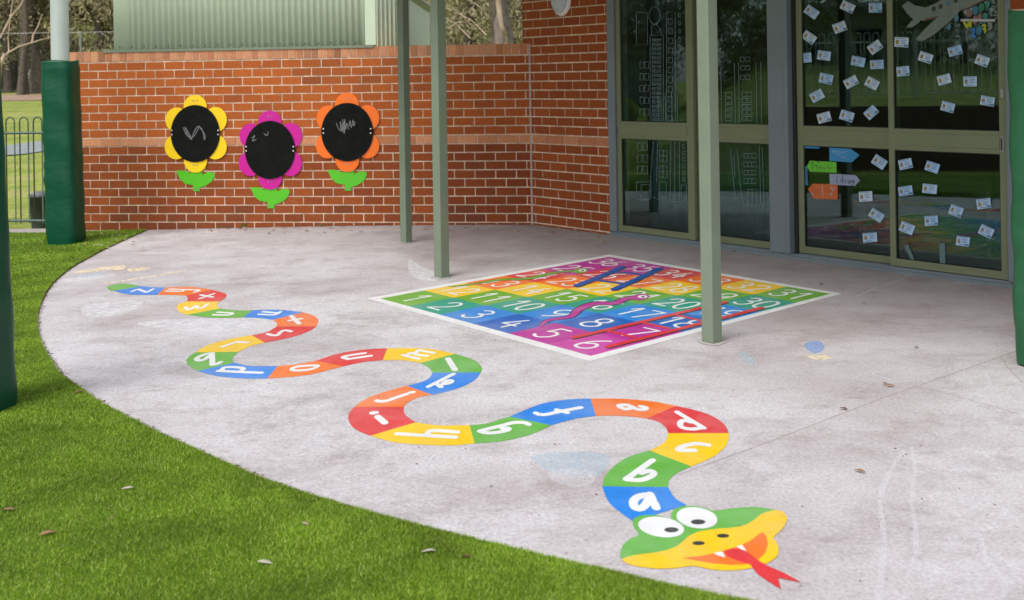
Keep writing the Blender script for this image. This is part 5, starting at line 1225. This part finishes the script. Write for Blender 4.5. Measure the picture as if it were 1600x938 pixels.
forest_mass('forest', -44, 14, 62, 70, 1, 13, 210000, .115, 3, 'far mass of olive brown forest foliage closing the view behind the trees')
forest_mass('forest', -46, -38, -14, 44, .5, 11, 60000, .17, 4, 'mass of dark forest on the rise left of the grounds', 150)

def debris(name, n, pos, label, cols=(.30, .19, .11), sz=.006):
    mb = MB(); r = random.Random(n)
    for k in range(n):
        x, y = pos(r); z = g(x)+.0015; a = r.random()*6.28; l = sz*(.4+1.6*r.random()**2); w = l*(.2+.5*r.random()); c, s_ = cos(a), sin(a); h = r.random()*.004
        mb.quad((x-l*c, y-l*s_, z), (x+w*s_, y-w*c, z+h), (x+l*c, y+l*s_, z+h*.5), (x-w*s_, y+w*c, z), (r.random(), 0, 0))
    m, t, b = NT(name); at = nd(t, 'ShaderNodeAttribute'); at.attribute_name = 'tone'; sp = nd(t, 'ShaderNodeSeparateColor'); lk(t, at.outputs['Color'], sp.inputs[0])
    lk(t, ramp(t, sp.outputs[0], [(0, (.05, .035, .025)), (.5, cols), (1, (.52, .42, .30))]), b.inputs['Base Color']); b.inputs['Roughness'].default_value = .9
    return tag(mb.build(name, m), label, 'litter', kind='stuff')
def along(pl, u0, u1, d):
    def f(r):
        u = u0+(u1-u0)*r.random(); nn = .006+d*r.random()**3; p = pl.w(u, nn, 0); return p.x, p.y
    return f
debris('leaf_litter', 1300, along(LEFT, 1.1, LEFT.len, .16), 'crumbled leaf litter lying along the foot of the long brick wall')
debris('leaf_litter', 420, along(BLD, 0, uD0, .12), 'dry crumbs and twigs at the foot of the brick pier')
debris('leaf_litter', 260, along(BLD, uD0, uD1, .25), 'scattered crumbs before the glass doors', sz=.004)
def yard(r):
    p = G(120+1450*r.random(), 375+(560*r.random()**1.3)); return p.x, p.y
debris('grit', 700, yard, 'fine dark grit and seed scraps scattered over the concrete', (.14, .10, .08), .0035)
def edge_pos(r):
    i = r.random()*(len(B3)-2); k = int(i); f = i-k; x = B3[k].x*(1-f)+B3[k+1].x*f; y = B3[k].y*(1-f)+B3[k+1].y*f; return x+abs(r.gauss(0, .012)), y+abs(r.gauss(0, .012))
debris('edge_soil', 2600, edge_pos, 'soil crumbs and turf infill along the curved edge of the slab', (.20, .12, .09), .006)
em = MB(); stroke_poly(em, [(p.x+.002, p.y+.002) for p in B3], .006, .007, ground3(.003), sm=False)
tag(em.build('slab_edge', plain('edge_dirt', (.25, .13, .10), .95, var=.5, scale=50), up=True), 'reddish dirt line where the turf meets the slab', kind='structure')
mweed = plain('weed_green', (.12, .26, .03), .6, var=.3, scale=60)
for px, py, sz_, lab in ((381, 356, .05, 'small green weed at the foot of the brick wall below the magenta flower'), (500, 354.5, .022, 'tiny weed at the wall foot near the far post'), (349, 357, .02, 'tiny weed left of the small green weed'), (212, 660, .02, 'small yellow green weed on the slab edge by the turf')):
    q = G(px, py); mb = MB()
    for k in range(26):
        a = random.random()*6.28; l = sz_*(.5+.6*random.random()); hh = l*(.4+.9*random.random()); w = l*.16; c, s_ = cos(a), sin(a)
        mb.quad((q.x, q.y, q.z), (q.x+l*.5*c-w*s_, q.y+l*.5*s_+w*c, q.z+hh*.7), (q.x+l*c, q.y+l*s_, q.z+hh), (q.x+l*.5*c+w*s_, q.y+l*.5*s_-w*c, q.z+hh*.6))
    tag(mb.build('weed', mweed), lab, 'weed', 'weeds in the joints')
